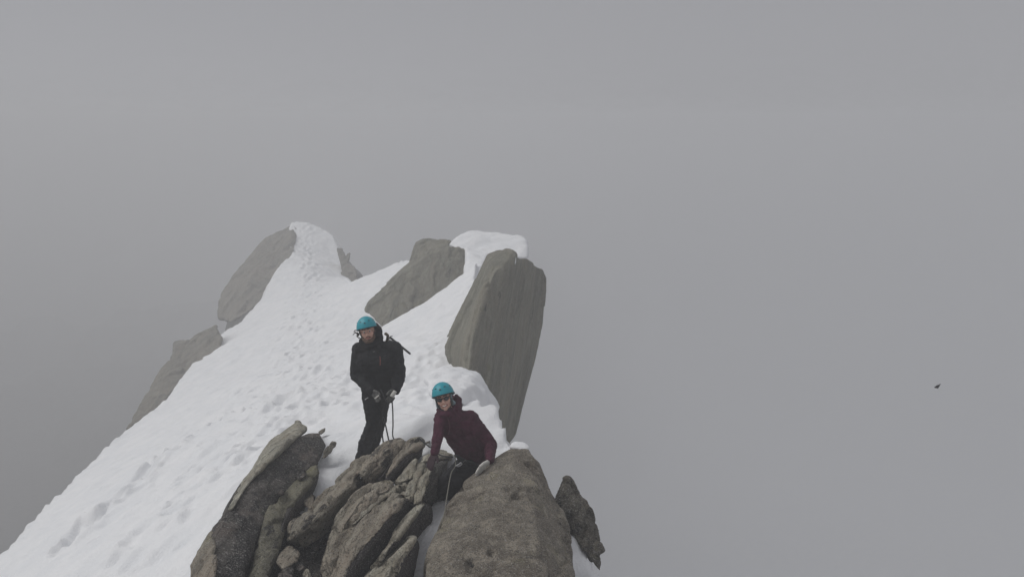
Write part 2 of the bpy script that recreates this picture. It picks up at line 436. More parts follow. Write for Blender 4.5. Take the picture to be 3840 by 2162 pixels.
def chip(me, amp, freq, grain=None, stretch=0.3, groove=0.0, seed=0.0):
    co, no = get_co(me), get_no(me)
    q = co.copy()
    if grain is not None:
        g = np.array(grain); q = co - np.outer(co @ g, g) * (1 - stretch)
    d = amp * 0.6 * fbm(q * freq + seed, 5, 0.5)
    n2 = pnoise(q * freq * 0.8 + seed + 31)
    d -= groove * np.maximum(0, 1 - np.abs(n2) * 9) * (0.5 + sstep(-0.2, 0.3, pnoise(co * freq * 0.6 + seed)))     # cracks
    d += amp * 0.5 * (np.floor(fbm(q * freq * 0.55 + seed + 7, 2) * 6) / 6)                                     # stepped breaks
    n3 = pnoise(q * np.array([1, 1, 1]) * freq * 2.3 + seed + 57)
    d -= groove * 0.6 * np.maximum(0, 1 - np.abs(n3) * 12) * sstep(-0.1, 0.25, pnoise(co * freq * 0.9 + seed + 40))
    fv, fe = facets(q + 0.06 * np.c_[pnoise(co * 5 + 3), pnoise(co * 5 + 8), pnoise(co * 5 + 21)], 0.55 / freq, seed)
    d += amp * 1.5 * fv - amp * 0.5 * np.maximum(0, 1 - fe * 9)
    d += amp * 0.18 * fbm(co * freq * 6 + seed, 3)
    set_co(me, co + no * d[:, None])
def rock(name, hulls, conv, mat, thick=0.6, voxel=0.025, amp=0.03, freq=2.5, grain=None, groove=0.0, near=False, shrink=0.93,
         label=None, cat=None, parent=None, sm=2, seed=0.0, group=None, stretch=0.3, pits=0.0):
    bm = solid(hulls, conv, thick, near, shrink)
    me = baked(bm, [("REMESH", dict(mode='VOXEL', voxel_size=voxel)), ("SMOOTH", dict(iterations=sm, factor=0.5))])
    chip(me, amp, freq, grain, stretch, groove, seed)
    if pits:                                    # weathering holes in a few patches
        co, no = get_co(me), get_no(me)
        d = pits * sstep(0.30, 0.48, pnoise(co * 8.5 + 3)) * sstep(0.05, 0.35, pnoise(co * 2.1 + 11))
        set_co(me, co - no * d[:, None])
    smooth(me)
    o = link(name, me, mat, None)
    co = get_co(me); base = (co[:, 0].mean(), co[:, 1].mean(), co[:, 2].min())
    rebase(o, base)
    if parent is not None:
        o.parent = parent; o.location = Vector(base) - parent.location
    if label: tag(o, label, cat, group)
    return o

G_DARK = granite("dark_lichened_granite", (0.085, 0.077, 0.070), (0.13, 0.105, 0.09), 0.74, GRAIN_A, 0.5, 0.10, 0.95, dark=(0.024, 0.023, 0.023))
G_MID = granite("brown_granite", (0.285, 0.262, 0.212), (0.355, 0.298, 0.232), 0.48, GRAIN_D, 0.22, 0.30, 0.45)
G_PALE = granite("pale_grey_granite", (0.40, 0.385, 0.32), (0.38, 0.335, 0.255), 0.28, GRAIN_D, 0.3, 0.25, 0.5)
G_BOULDER = granite("rough_brown_granite", (0.205, 0.182, 0.146), (0.135, 0.114, 0.088), 0.30, None, 0.3, 0.25, 0.4, bump=0.75, crack=0.15)
G_FAR = granite("grey_green_granite", (0.145, 0.142, 0.115), (0.205, 0.19, 0.150), 0.28, GRAIN_E, 0.14, 0.25, 0.25, bump=0.4, crack=0.3)
G_FAR2 = granite("grey_granite", (0.155, 0.146, 0.122), (0.205, 0.180, 0.146), 0.30, GRAIN_E, 0.2, 0.15, 0.25, bump=0.55, crack=0.5)

G_SHADE = granite("dark_shaded_rock", (0.050, 0.046, 0.045), (0.064, 0.054, 0.052), 0.45, GRAIN_D, 0.3, 0.05, 0.12)  # dark rock; the shade on the slabs' sides is put into its colour
# big dark slab on the left of the foreground
rock("rock_slab", [
    [(980, 205, 10.0), (1080, 172, 10.2), (1180, 172, 10.25), (1240, 280, 10.1), (1218, 345, 9.8), (1160, 450, 9.5), (1040, 480, 9.3), (880, 640, 8.4), (770, 725, 8.0),
     (870, 275, 9.5), (760, 385, 8.95), (650, 490, 8.45), (560, 610, 8.0), (480, 730, 7.55), (740, 350, 9.3), (600, 500, 8.6), (500, 610, 8.2), (435, 700, 7.9), (620, 960, 7.2), (400, 870, 7.1)],
    [(650, 500, 8.4), (480, 730, 7.5), (400, 860, 7.05), (320, 970, 6.7), (245, 1070, 6.45), (240, 1150, 6.25), (260, 1300, 5.95), (440, 690, 7.9), (370, 850, 7.3), (330, 920, 7.05), (235, 1020, 6.75),
     (770, 725, 8.0), (700, 870, 7.45), (640, 1000, 7.05), (610, 1130, 6.7), (520, 1300, 6.2), (470, 1450, 5.8), (420, 1560, 5.6), (240, 1500, 5.55), (330, 1950, 5.05), (120, 1950, 5.0)],
    [(215, 1085, 6.55), (235, 1030, 6.75), (140, 1190, 6.3), (60, 1350, 6.05), (40, 1450, 5.95), (20, 1580, 5.75), (260, 1580, 5.45), (270, 1200, 6.05), (250, 1400, 5.75)]],
    R3, G_DARK, 0.75, 0.02, 0.016, 1.6, GRAIN_A, 0.012, sm=1, label="big dark lichen-blackened rock slab at the left front of the outcrop", cat="rock slab")
rock("rock_slab", [
    [(985, 66, 10.9), (1010, 75, 10.9), (1072, 125, 10.7), (1060, 160, 10.45), (1000, 192, 9.95), (880, 262, 9.35), (760, 376, 8.8), (650, 482, 8.3), (560, 600, 7.85), (960, 80, 11.0), (740, 245, 10.3), (600, 440, 9.4), (545, 560, 8.8), (480, 640, 8.4)],
    [(650, 482, 8.3), (560, 600, 7.85), (480, 722, 7.42), (400, 852, 6.98), (365, 860, 7.2), (435, 695, 7.8), (545, 560, 8.75), (600, 470, 9.1)]],
    R3, G_PALE, 0.5, 0.022, 0.018, 2.2, GRAIN_A, 0.012, label="long pale rock face slanting up behind the big dark slab", cat="rock slab", seed=4, sm=1)
rock("rock_slab", [
    [(230, 1030, 6.65), (250, 1075, 6.40), (245, 1160, 6.15), (265, 1300, 5.85), (250, 1450, 5.6), (230, 1600, 5.35), (140, 1950, 5.0), (-40, 1950, 5.15), (15, 1600, 5.6), (30, 1450, 5.85), (52, 1350, 5.98), (132, 1190, 6.25), (208, 1088, 6.5)]],
    R3, G_MID, 0.4, 0.02, 0.02, 2.4, GRAIN_A, 0.01, label="reddish-brown rock slab at the bottom left edge of the big dark slab", cat="rock slab", seed=14, sm=1)
rock("rock_slab", [
    [(1160, 452, 9.0), (1105, 468, 9.0), (1050, 560, 8.7), (980, 605, 8.5), (900, 640, 8.35), (812, 758, 7.9), (830, 805, 7.75), (870, 832, 7.6), (950, 792, 7.7), (1035, 700, 8.1), (1140, 590, 8.6), (1182, 515, 8.85),
     (1150, 640, 8.7), (1090, 730, 8.35), (1000, 850, 7.95), (930, 930, 7.7)],
    [(830, 790, 7.65), (740, 822, 7.5), (700, 910, 7.25), (660, 1030, 6.95), (640, 1180, 6.6), (615, 1260, 6.4), (560, 1450, 6.0), (880, 840, 7.6), (930, 920, 7.6), (880, 1060, 7.15), (830, 1160, 6.85), (785, 1250, 6.55), (720, 1450, 6.1), (620, 1560, 5.8)]],
    R3, granite("olive_granite", (0.17, 0.16, 0.118), (0.23, 0.215, 0.15), 0.40, GRAIN_A, 0.35, 0.6, 0.5), 0.7, 0.02, 0.018, 2.2, GRAIN_A, 0.015, sm=1,
    label="olive-topped rock slab leaning between the dark slab and the cracked outcrop", cat="rock slab", seed=9)
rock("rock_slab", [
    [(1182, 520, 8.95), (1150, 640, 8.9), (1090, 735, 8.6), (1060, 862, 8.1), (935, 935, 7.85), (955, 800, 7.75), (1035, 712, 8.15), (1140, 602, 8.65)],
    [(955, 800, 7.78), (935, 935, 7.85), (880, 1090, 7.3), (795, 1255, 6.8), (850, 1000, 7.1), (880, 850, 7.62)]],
    R3, G_SHADE, 0.4, 0.018, 0.015, 3, GRAIN_A, 0.01, label="dark slab painting the shade on the right side of the olive-topped slab", cat="rock slab", seed=19, sm=1)  # shaded flank of the olive-topped slab, painted as a darker slab
SMALL = [
    ("small rounded stone wedged against the right side of the dark slab", [(790, 655, 7.85), (840, 640, 7.9), (872, 665, 7.85), (850, 712, 7.65), (775, 715, 7.65)], G_DARK, 0.3),
    ("grey stone wedged between the dark slab and olive-topped slab", [(985, 505, 8.6), (1050, 493, 8.65), (1060, 550, 8.45), (1000, 590, 8.35), (960, 560, 8.45)], G_DARK, 0.3),
    ("stone at the foot of the olive-topped slab beside the snow tongue", [(1055, 750, 8.2), (1110, 715, 8.3), (1140, 735, 8.25), (1125, 800, 8.0), (1075, 840, 7.9), (1045, 800, 8.0)], G_MID, 0.35),
    ("thin upright rock splinter standing in snow beside the dark slab", [(1290, 240, 9.9), (1328, 255, 9.9), (1320, 290, 9.85), (1265, 370, 9.7), (1235, 392, 9.65), (1200, 400, 9.6), (1215, 360, 9.7), (1255, 290, 9.8)], G_FAR2, 0.12),
    ("tiny dark rock tip poking from snow above the dark slab", [(1165, 160, 10.6), (1230, 128, 10.7), (1225, 155, 10.65), (1190, 180, 10.55)], G_FAR2, 0.15),
    ("squarish brown block wedged low between the slabs", [(900, 1182, 6.75), (960, 1200, 6.75), (1003, 1248, 6.65), (985, 1308, 6.5), (930, 1345, 6.4), (855, 1385, 6.2), (800, 1300, 6.4), (830, 1250, 6.6)], G_MID, 0.4),
    ("reddish stone at the bottom edge below the squarish block", [(860, 1400, 6.2), (905, 1370, 6.25), (940, 1385, 6.2), (935, 1470, 6.0), (840, 1500, 5.9), (820, 1440, 6.1)], G_DARK, 0.35),
    ("small pale stone chip at the bottom edge right of the reddish stone", [(1050, 1380, 6.3), (1078, 1375, 6.3), (1085, 1470, 6.1), (1045, 1480, 6.1)], G_PALE, 0.2),
    ("flat grey stone lying in the dark hollow by the squarish block", [(965, 1335, 6.5), (1030, 1325, 6.55), (1050, 1370, 6.4), (1000, 1400, 6.35), (960, 1380, 6.4)], G_DARK, 0.3),
]
for i, (lab, pts, mt, th) in enumerate(SMALL):
    rock("stone", [pts], R3, mt, th, 0.012, 0.012, 5, None, 0, label=lab, cat="stone", seed=i * 3.1)
rock("bedrock", [[(560, 1150, 7.5), (700, 900, 8.4), (1000, 900, 8.6), (1250, 1000, 8.3), (1800, 900, 8.4), (1900, 1100, 7.6), (1600, 1560, 6.6), (500, 1560, 6.4), (1000, 1560, 6.5), (400, 1980, 5.6), (1000, 1980, 5.6), (1700, 1980, 5.7)]],
     R3, G_DARK, 0.9, 0.05, 0.05, 2, None, 0, label="dark bedrock showing in the gaps between the slabs", cat="bedrock")

# the cracked central outcrop, one slab beside the other
oc = bpy.data.objects.new("rock_outcrop", None); COL.objects.link(oc)
oc.location = P(*R3(1500, 1000), 8.0)
tag(oc, "cracked brown granite outcrop of parallel slabs in front of the standing climber", "rock outcrop")
def slab(hulls, conv, mat, seed, thick=0.55, groove=0.03, amp=0.024, voxel=0.014, sub=None):
    hulls = [[(x, y, o if o < .1 else .1 + (o - .1) * 2.2) for x, y, o in h] for h in hulls]      # undercut sides
    return rock("rock_slab", hulls, conv, mat, thick, min(voxel, .015), amp, 3.2, GRAIN_D, groove, True, 0.92, parent=oc, seed=seed, sm=1, stretch=0.16)
# upper left slab and its long tail
def r8(pts): return [((700 + x * .42203 - 1300) / .2207, (1550 + y * .42203 - 1640) / .2207, o) for x, y, o in pts]
slab([[(120, 480, .15), (330, 325, .05), (520, 180, 0), (620, 110, 0), (720, 55, .05), (900, 25, .1), (965, 75, .1), (930, 200, .05), (900, 290, .12), (800, 390, .14), (650, 480, .12), (560, 620, .12), (510, 745, .2), (380, 810, .15), (200, 640, -.05), (500, 350, -.10), (700, 200, -.10)],
      r8([(1520, 470, .12), (1330, 620, .1), (1240, 700, .1), (1400, 690, -.1), (1290, 790, -.1), (1520, 650, .15), (1440, 730, .2), (1360, 840, .2)]),
      r8([(1330, 620, .1), (1240, 700, .1), (1205, 785, .1), (1190, 822, .1), (1085, 885, .1), (1290, 800, -.1), (1180, 920, -.1), (1370, 830, .22), (1290, 950, .25), (1200, 1045, .25)]),
      r8([(1085, 870, .1), (915, 960, .15), (888, 1050, .15), (900, 1140, .2), (1010, 1190, .25), (1100, 1120, .28), (1210, 1035, .25), (1190, 900, -.08), (1040, 1000, -.10), (960, 1080, -.05)])], R8, G_MID, 1.0, groove=.04, amp=.034)
slab([r8([(1010, 1170, .3), (1110, 1090, .3), (1210, 1010, .3), (1190, 1150, .3), (1100, 1330, .3), (1010, 1320, .35)])], R8, G_DARK, 2.0)  # dark slab stands in for shade along the tail's right side
slab([r8([(1300, 850, .3), (1500, 620, .3), (1700, 480, .3), (1860, 560, .3), (1800, 720, .3), (1500, 960, .3)])], R8, G_DARK, 2.5)
# finger-shaped slab
slab([[(1000, 85, .08), (1100, 40, .08), (1230, 25, .1), (1335, 85, .1), (1300, 160, .1), (1150, 180, -.05), (1000, 200, -.05), (950, 330, -.05), (950, 200, .08), (1060, 100, -.04)],
      [(1000, 190, -.05), (950, 200, .08), (860, 370, .06), (690, 560, .06), (650, 650, .05), (668, 690, .03), (720, 610, -.06), (880, 395, -.07), (945, 335, -.06)]], R8, G_MID, 3.0, 0.3)
slab([[(1000, 200, .0), (1150, 185, .0), (1305, 165, .12), (1255, 335, .3), (1110, 350, .3), (960, 565, .25), (765, 770, .22), (680, 750, .1), (662, 690, .05), (720, 615, -.02), (885, 400, -.03), (945, 340, -.02)]], R8, G_SHADE, 3.3, 0.4, .01, .014)  # finger's shaded right face, drawn as a near-black slab
slab([[(935, 90, .1), (905, 185, .05), (795, 385, .05), (695, 505, .05), (625, 640, .05), (525, 750, .1), (640, 745, .22), (655, 650, .22), (700, 550, .22), (880, 370, .22), (945, 255, .22), (1005, 105, .2)]], R8, G_SHADE, 1.4, 0.3, .01, .012)  # shade down the upper left slab's right edge, put in as dark rock
slab([[(1330, 80, .25), (1410, 40, .3), (1440, 30, .32), (1395, 95, .28), (1340, 125, .25)]], R8, G_MID, 3.7, 0.2, 0, .01, .012)
# long dark middle slab
slab([[(400, 900, .0), (470, 800, .0), (660, 770, .0), (790, 800, .05), (560, 980, .0), (300, 1200, .0), (-40, 1560, .05), (-250, 1950, .1), (-330, 1900, .1), (-180, 1420, .1), (-20, 1160, .1), (150, 960, .08), (200, 1050, -.1), (-60, 1450, -.08)],
      [(-40, 1560, .05), (-250, 1950, .1), (-330, 1900, .1), (-180, 1420, .1), (-420, 2250, .15), (-250, 2420, .15), (60, 1800, .1), (150, 1600, .1), (250, 1250, .05)]], R8, G_MID, 4.0, groove=.045, amp=.036)
slab([[(500, 820, -.02), (660, 775, -.02), (790, 800, .0), (700, 900, -.05), (560, 960, -.03), (400, 930, -.02), (420, 870, -.02)]], R8, G_MID, 4.4, .3, 0.005, .012, .014)
# pale ledge leading to the flat-topped block
slab([[(790, 795, .05), (860, 850, .05), (850, 920, .05), (700, 960, -.03), (480, 1130, -.03), (250, 1340, .0), (60, 1540, .0), (120, 1380, .0), (350, 1160, -.02), (560, 970, -.05)]], R8, G_PALE, 5.0)
# flat-topped block; a separate darker slab paints the shade on its side
slab([[(790, 935, .03), (870, 975, .03), (1010, 1030, .02), (900, 1112, -.13), (780, 1272, -.13), (660, 1442, -.13), (440, 1702, -.13), (170, 1992, -.12), (60, 2105, -.10), (-140, 2150, .0), (-120, 1960, .05), (-60, 1800, .05), (110, 1550, .0), (300, 1340, -.02), (540, 1130, -.02)],
      [(60, 2105, -.10), (-140, 2150, .0), (-120, 1960, .05), (-200, 2420, .0), (-60, 2420, -.08)]], R8, G_MID, 6.0, 0.25, .028)
slab([[(1012, 1035, .05), (1045, 1075, .05), (1105, 1200, .25), (1095, 1300, .28), (960, 1485, .26), (760, 1755, .24), (500, 2035, .2), (250, 2300, .2), (100, 2430, .15), (-60, 2430, -.04), (60, 2115, -.06), (170, 2002, -.08), (440, 1712, -.09), (660, 1452, -.09), (780, 1282, -.09), (905, 1122, -.08)]], R8, G_SHADE, 6.4, 0.4, .012, .016)  # side of the flat-topped block, its shade put into the colour
# pale cracked pieces under the leaning climber
slab([[(1085, 400, .05), (1150, 350, .08), (1220, 338, .1), (1205, 440, .05), (1125, 620, .0), (1085, 715, .0), (960, 765, .0), (830, 800, .02), (780, 785, .05), (860, 700, .05), (950, 600, .02), (1000, 500, .02), (1060, 540, -.08)]], R8, G_PALE, 7.0)
slab([[(830, 830, .02), (960, 785, .0), (1080, 735, .0), (1060, 820, .0), (960, 900, .02), (860, 940, .05)]], R8, G_PALE, 7.5, .3)
slab([[(960, 905, .05), (1000, 915, .05), (990, 985, .05), (890, 960, .08)]], R8, G_PALE, 7.8, .3, .004, .01, .012)
slab([[(1230, 445, .02), (1325, 400, .05), (1320, 515, .03), (1240, 645, .0), (1165, 830, .0), (1120, 720, -.02), (1150, 565, -.02)],
      [(1165, 830, .0), (1120, 720, -.02), (1060, 830, .0), (975, 960, .02), (1060, 1060, .05), (1100, 1090, .05), (1140, 930, .05)]], R8, G_PALE, 8.0, voxel=.014)
slab([[(1500, 400, .0), (1478, 470, -.10), (1355, 640, -.14), (1312, 850, -.14), (1290, 1050, -.08), (1250, 1100, .05), (1140, 1150, .1), (1140, 950, .02), (1205, 760, .0), (1300, 560, .0), (1400, 470, .0)]], R8, G_PALE, 9.0, 0.3)
slab([[(1500, 405, .05), (1600, 385, .1), (1725, 400, .15), (1700, 560, .3), (1600, 1000, .35), (1440, 1135, .3), (1330, 1070, .1), (1298, 1055, -.02), (1322, 850, -.09), (1365, 645, -.09), (1488, 475, -.05)]], R8, granite("grey_shaded_granite", (0.095, 0.092, 0.082), (0.075, 0.07, 0.064), 0.4, GRAIN_D, 0.3, 0.15, 0.25), 9.4, 0.4, .015, .018)  # right face of the pale rounded slab, shade painted in as darker grey
slab([[(1245, 420, .05), (1320, 300, .1), (1450, 285, .12), (1530, 320, .05), (1460, 380, .0), (1330, 425, .0)],
      [(1520, 330, .1), (1560, 240, .2), (1700, 245, .2), (1850, 268, .25), (1820, 340, .2), (1690, 360, .15), (1530, 370, .1)]], R8, G_PALE, 10.0, .35)
# thin-edged slab and the lowest slab beside the snow gap
slab([[(1450, 10, .08), (1530, 30, .03), (1342, 222, -.09), (1172, 422, -.09), (1052, 602, -.09), (842, 852, -.08), (640, 1150, -.04), (440, 1340, .08), (520, 1130, .06), (720, 870, .06), (960, 560, .06), (1250, 220, .08), (1400, 60, .08)]], R9, G_PALE, 11.0, .2, .012)
slab([[(1532, 38, .06), (1622, 120, .15), (1662, 330, .25), (1602, 450, .28), (1440, 565, .3), (1420, 640, .3), (1370, 690, .3), (1250, 700, .28), (1100, 800, .28), (900, 980, .26), (740, 1150, .2), (600, 1200, .06), (845, 862, -.04), (1055, 612, -.05), (1175, 432, -.05), (1345, 232, -.05)]], R9, G_SHADE, 11.4, .35, .01, .014)  # shaded front below the thin edge, painted as a dark slab
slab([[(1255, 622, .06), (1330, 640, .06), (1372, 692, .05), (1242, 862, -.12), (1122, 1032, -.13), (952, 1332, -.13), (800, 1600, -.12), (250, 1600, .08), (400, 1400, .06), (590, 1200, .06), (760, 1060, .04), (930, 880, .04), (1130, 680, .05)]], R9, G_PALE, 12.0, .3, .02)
slab([[(1376, 700, .08), (1402, 830, .2), (1392, 980, .25), (1342, 1200, .24), (1282, 1450, .22), (1232, 1610, .22), (820, 1610, -.06), (955, 1342, -.08), (1125, 1042, -.08), (1246, 872, -.07)]], R9, G_SHADE, 12.3, .4, .01, .014)  # lowest slab's right side, with the shade in its rock colour
slab([[(1580, 20, .3), (1700, 0, .35), (1640, 110, .3)]], R9, G_DARK, 12.5, .2, 0, .01)

# boulder on the right and the flake beyond it
rock("granite_boulder", [
    [(1190, 212, 8.25), (1250, 205, 8.3), (1372, 208, 8.3), (1420, 270, 8.2), (1500, 425, 8.1), (1560, 590, 8.0), (1640, 705, 7.95), (1720, 835, 7.7), (1757, 1000, 7.4), (1790, 1200, 7.1), (1815, 1450, 6.75), (1830, 1600, 6.5), (1450, 1600, 6.05),
     (1120, 252, 8.15), (1040, 340, 8.05), (900, 450, 7.95), (780, 532, 7.8), (700, 612, 7.65), (650, 682, 7.5), (560, 800, 7.3), (520, 920, 7.1), (470, 1060, 6.9), (400, 1180, 6.7), (380, 1290, 6.55), (370, 1450, 6.35), (365, 1600, 6.15), (400, 2000, 5.6), (1500, 2000, 5.6),
     (1230, 330, 7.95), (1300, 700, 7.4), (1400, 1000, 7.0), (860, 760, 7.15), (700, 1030, 6.7), (600, 1300, 6.3)]],
    R4, G_BOULDER, 0.8, 0.022, 0.028, 1.1, None, 0.02, label="large rough brown boulder at the bottom right under the climber's white glove", cat="boulder", seed=2, sm=2, pits=0.05)
rock("rock_flake", [
    [(1750, 484, 8.5), (1775, 492, 8.5), (1795, 515, 8.5), (1850, 640, 8.4), (1900, 710, 8.35), (1720, 500, 8.45), (1690, 600, 8.35), (1635, 700, 8.25), (1720, 850, 8.1), (1900, 950, 8.0)],
    [(1900, 705, 8.35), (1980, 808, 8.25), (2030, 990, 8.1), (2080, 1170, 7.95), (2088, 1320, 7.85), (2062, 1398, 7.8), (1960, 1232, 7.85), (1850, 1090, 7.95), (1755, 1000, 8.05), (1720, 830, 8.15), (1800, 700, 8.2)]],
    R4, granite("flake_granite", (0.12, 0.11, 0.088), (0.145, 0.125, 0.095), 0.40, None, 0.3, 0.25, 0.9), 0.35, 0.02, 0.028, 3, None, 0, label="pointed speckled rock flake leaning out right of the large boulder", cat="rock flake", seed=5)

# tall slab behind, split in two at the top
rock("rock_slab", [
    [(610, 772, 14.4), (640, 715, 14.6), (720, 540, 15.1), (800, 390, 15.5), (865, 250, 16.0), (892, 188, 16.2), (960, 160, 16.2), (1022, 153, 15.9), (1078, 178, 15.7), (1062, 270, 15.2), (935, 300, 14.6), (860, 430, 14.1), (830, 560, 13.7), (815, 650, 13.4), (780, 760, 13.1), (770, 935, 12.7), (655, 912, 13.9), (632, 850, 14.1)],
    [(935, 300, 14.6), (815, 650, 13.4), (770, 935, 12.7), (800, 935, 13.1), (1062, 270, 15.2), (1078, 178, 15.8), (1000, 700, 14.3), (950, 1150, 13.4), (900, 1100, 13.1)],
    [(1062, 240, 15.5), (1080, 215, 15.9), (1140, 220, 16.3), (1152, 258, 16.2), (1240, 290, 17.2), (1262, 340, 17.4), (1252, 480, 17.1), (1245, 620, 16.8), (1190, 850, 16.1), (1130, 1060, 15.4), (1062, 1330, 14.4), (1030, 1385, 14.2), (985, 1330, 13.7), (915, 1205, 13.2), (800, 935, 13.1), (815, 700, 13.5), (935, 320, 14.75)],
    [(800, 960, 13.4), (830, 1250, 13.6), (900, 1240, 13.6), (955, 1330, 14.0), (955, 1390, 14.3), (930, 1600, 15.2), (840, 1600, 15.2)]],
    R5, G_FAR, 1.1, 0.035, 0.03, 1.0, GRAIN_E, 0.022, sm=1, label="tall grey-green rock slab standing behind the leaning climber", cat="rock slab", seed=6, stretch=0.12)
rock("granite_boulder", [
    [(112, 545, 20.8), (128, 500, 20.95), (200, 430, 21.5), (400, 240, 22.6), (520, 190, 21.9), (640, 142, 22.1), (690, 155, 22.1), (742, 150, 22.2), (766, 190, 22.1), (748, 262, 21.8), (742, 380, 21.4), (716, 422, 21.3), (650, 437, 21.2), (550, 507, 20.9), (450, 557, 20.6), (230, 657, 20.1), (180, 602, 20.3), (330, 330, 21.4)],
    [(395, 250, 22.8), (425, 140, 23.3), (445, 115, 23.5), (492, 94, 23.6), (600, 98, 23.4), (662, 106, 23.2), (645, 140, 22.2), (520, 190, 22.0), (430, 300, 22.0)]],
    R5, G_FAR, 1.4, 0.05, 0.05, 1.4, (0, 0.5, 0.8), 0.02, label="long grey boulder lying in snow behind the standing climber's helmet", cat="boulder", seed=8, stretch=0.25)
rock("rock_slab", [
    [(330, 1150, 35), (340, 1050, 35.8), (370, 900, 37), (430, 800, 37.8), (490, 690, 38.6), (600, 590, 39.5), (720, 450, 40.5), (830, 290, 41.8), (980, 215, 42.4), (1090, 165, 42.8), (1000, 500, 38.5), (900, 760, 36), (850, 890, 35), (740, 1020, 34), (600, 1120, 33.3), (480, 1180, 33), (390, 1140, 33.7), (700, 700, 36.2)],
    [(830, 290, 41.8), (980, 215, 42.4), (1090, 165, 42.8), (1150, 130, 43), (1210, 128, 43.1), (1140, 200, 41.5), (1100, 350, 39.6), (1175, 385, 39.2), (1160, 440, 38.6), (1090, 510, 38), (990, 640, 37), (900, 760, 36)]],
    R6, G_FAR2, 2.2, 0.09, 0.09, 0.9, GRAIN_E, 0.04, label="large rounded far rock wall left of the snow summit", cat="rock wall", seed=12, stretch=0.3)
rock("rock_pinnacle", [
    [(1630, 372, 38.0), (1690, 385, 38.0), (1712, 440, 37.8), (1722, 500, 37.6), (1760, 560, 37.2), (1700, 640, 36.9), (1650, 450, 37.7)],
    [(1722, 500, 37.6), (1748, 445, 37.7), (1775, 430, 37.7), (1768, 490, 37.5), (1748, 550, 37.3), (1720, 560, 37.3)],
    [(1720, 560, 37.2), (1760, 550, 37.2), (1785, 590, 37.0), (1830, 578, 36.9), (1842, 640, 36.6), (1865, 740, 36.2), (1825, 780, 35.9), (1690, 760, 35.9), (1670, 660, 36.5)]],
    R6, G_FAR2, 0.9, 0.05, 0.05, 1.6, None, 0, label="small jagged far rock pinnacles right of the snow summit", cat="rock pinnacle", seed=15)
rock("rock_slab", [
    [(1160, 92, 28.5), (1050, 155, 27.8), (1020, 185, 27.5), (960, 240, 26.8), (870, 335, 25.8), (1000, 350, 25.0), (1040, 345, 25.0), (1130, 292, 25.6), (1190, 215, 26.6), (1192, 172, 27.1), (1120, 200, 27.3), (1135, 130, 28.1)],
    [(870, 335, 25.8), (960, 240, 26.8), (830, 420, 24.5), (778, 490, 23.3), (758, 565, 22.2), (800, 580, 21.4), (880, 512, 22.4), (990, 382, 24.4), (1005, 335, 25.2)],
    [(758, 560, 22.3), (775, 500, 23.1), (720, 625, 20.9), (676, 668, 20.0), (745, 605, 20.9), (800, 578, 21.5)]],
    R7, G_FAR2, 1.6, 0.07, 0.07, 1.2, GRAIN_A, 0.03, label="dark jagged rock rib along the left edge of the snow slope", cat="rock rib", seed=18)
rock("rock_block", [[(935, 190, 31), (1022, 178, 31), (1000, 260, 30), (915, 330, 29.3), (925, 275, 30)]],
     R7, G_FAR2, 1.2, 0.07, 0.06, 1.2, None, 0, label="pale rock block half hidden behind the left rock rib", cat="rock block", seed=20)
rock("stone", [[(930, 1312, 12.1), (1000, 1322, 12.0), (1030, 1385, 11.5), (1035, 1440, 11.2), (1000, 1440, 11.2), (960, 1370, 11.6)]],
     R5, G_FAR, 0.5, 0.03, 0.02, 3, None, 0, label="dark stone at the foot of the tall slab behind the climber's back", cat="stone", seed=22)

# ------------------------------------------------------------------ snow lying on the rocks
def snowpile(name, hulls, conv, thick, voxel, label, amp=0.03, freq=2.2, sm=10, seed=0, shrink=0.95):
    bm = solid(hulls, conv, thick, False, shrink)
    me = baked(bm, [("REMESH", dict(mode='VOXEL', voxel_size=voxel)), ("SMOOTH", dict(iterations=sm, factor=0.5))])
    co, no = get_co(me), get_no(me)
    set_co(me, co + no * (amp * fbm(co * freq + seed, 4))[:, None]); smooth(me)
    o = link(name, me, SNOW); c = get_co(me); rebase(o, (c[:, 0].mean(), c[:, 1].mean(), c[:, 2].min()))
    return tag(o, label, "snow")
snowpile("snow_drift", [
    [(640, 128, 22.9), (700, 78, 23.3), (765, 46, 23.7), (900, 52, 23.7), (1050, 72, 23.4), (1125, 85, 23.2), (1145, 115, 22.9), (1145, 215, 22), (1080, 215, 21.8), (900, 230, 21.6), (760, 200, 22)],
    [(750, 150, 22.2), (900, 190, 21.8), (860, 260, 20.6), (800, 400, 19.2), (745, 425, 19.4), (740, 370, 20.3), (760, 200, 21.7)]],
    R5, 1.6, 0.06, "thick snow cap and gully between the grey boulder and tall slab", 0.07, 1.1, 7)
snowpile("snow_block", [
    [(490, 975, 11.9), (540, 935, 12.1), (600, 908, 12.4), (700, 912, 12.5), (812, 932, 12.4), (872, 1020, 12.2), (940, 1110, 12.0), (963, 1160, 11.9), (935, 1195, 11.7), (830, 1180, 11.4), (790, 1010, 11.5), (700, 1100, 11.0), (540, 1100, 10.9), (790, 960, 11.9)],
    [(830, 1170, 11.4), (920, 1200, 11.6), (962, 1290, 11.5), (968, 1322, 11.4), (930, 1330, 11.2), (860, 1260, 11.0), (740, 1150, 10.9)]],
    R5, 0.9, 0.04, "rounded snow block piled behind the leaning climber's helmet", 0.06, 2.4, 5, 3)
snowpile("snow_mound", [[(1185, 208, 8.55), (1205, 160, 8.65), (1240, 138, 8.7), (1330, 150, 8.7), (1375, 185, 8.65), (1385, 215, 8.55), (1290, 225, 8.5)]],
    R4, 0.35, 0.02, "small snow cap on the top of the large brown boulder", 0.008, 4, 5, 5)
snowpile("snow_patch", [[(1047, 172, 15.75), (1074, 182, 15.7), (1068, 258, 15.35), (1040, 243, 15.35)]],
    R5, 0.25, 0.03, "small white snow patch caught near the top of the tall slab", 0.01, 3, 3, 6)

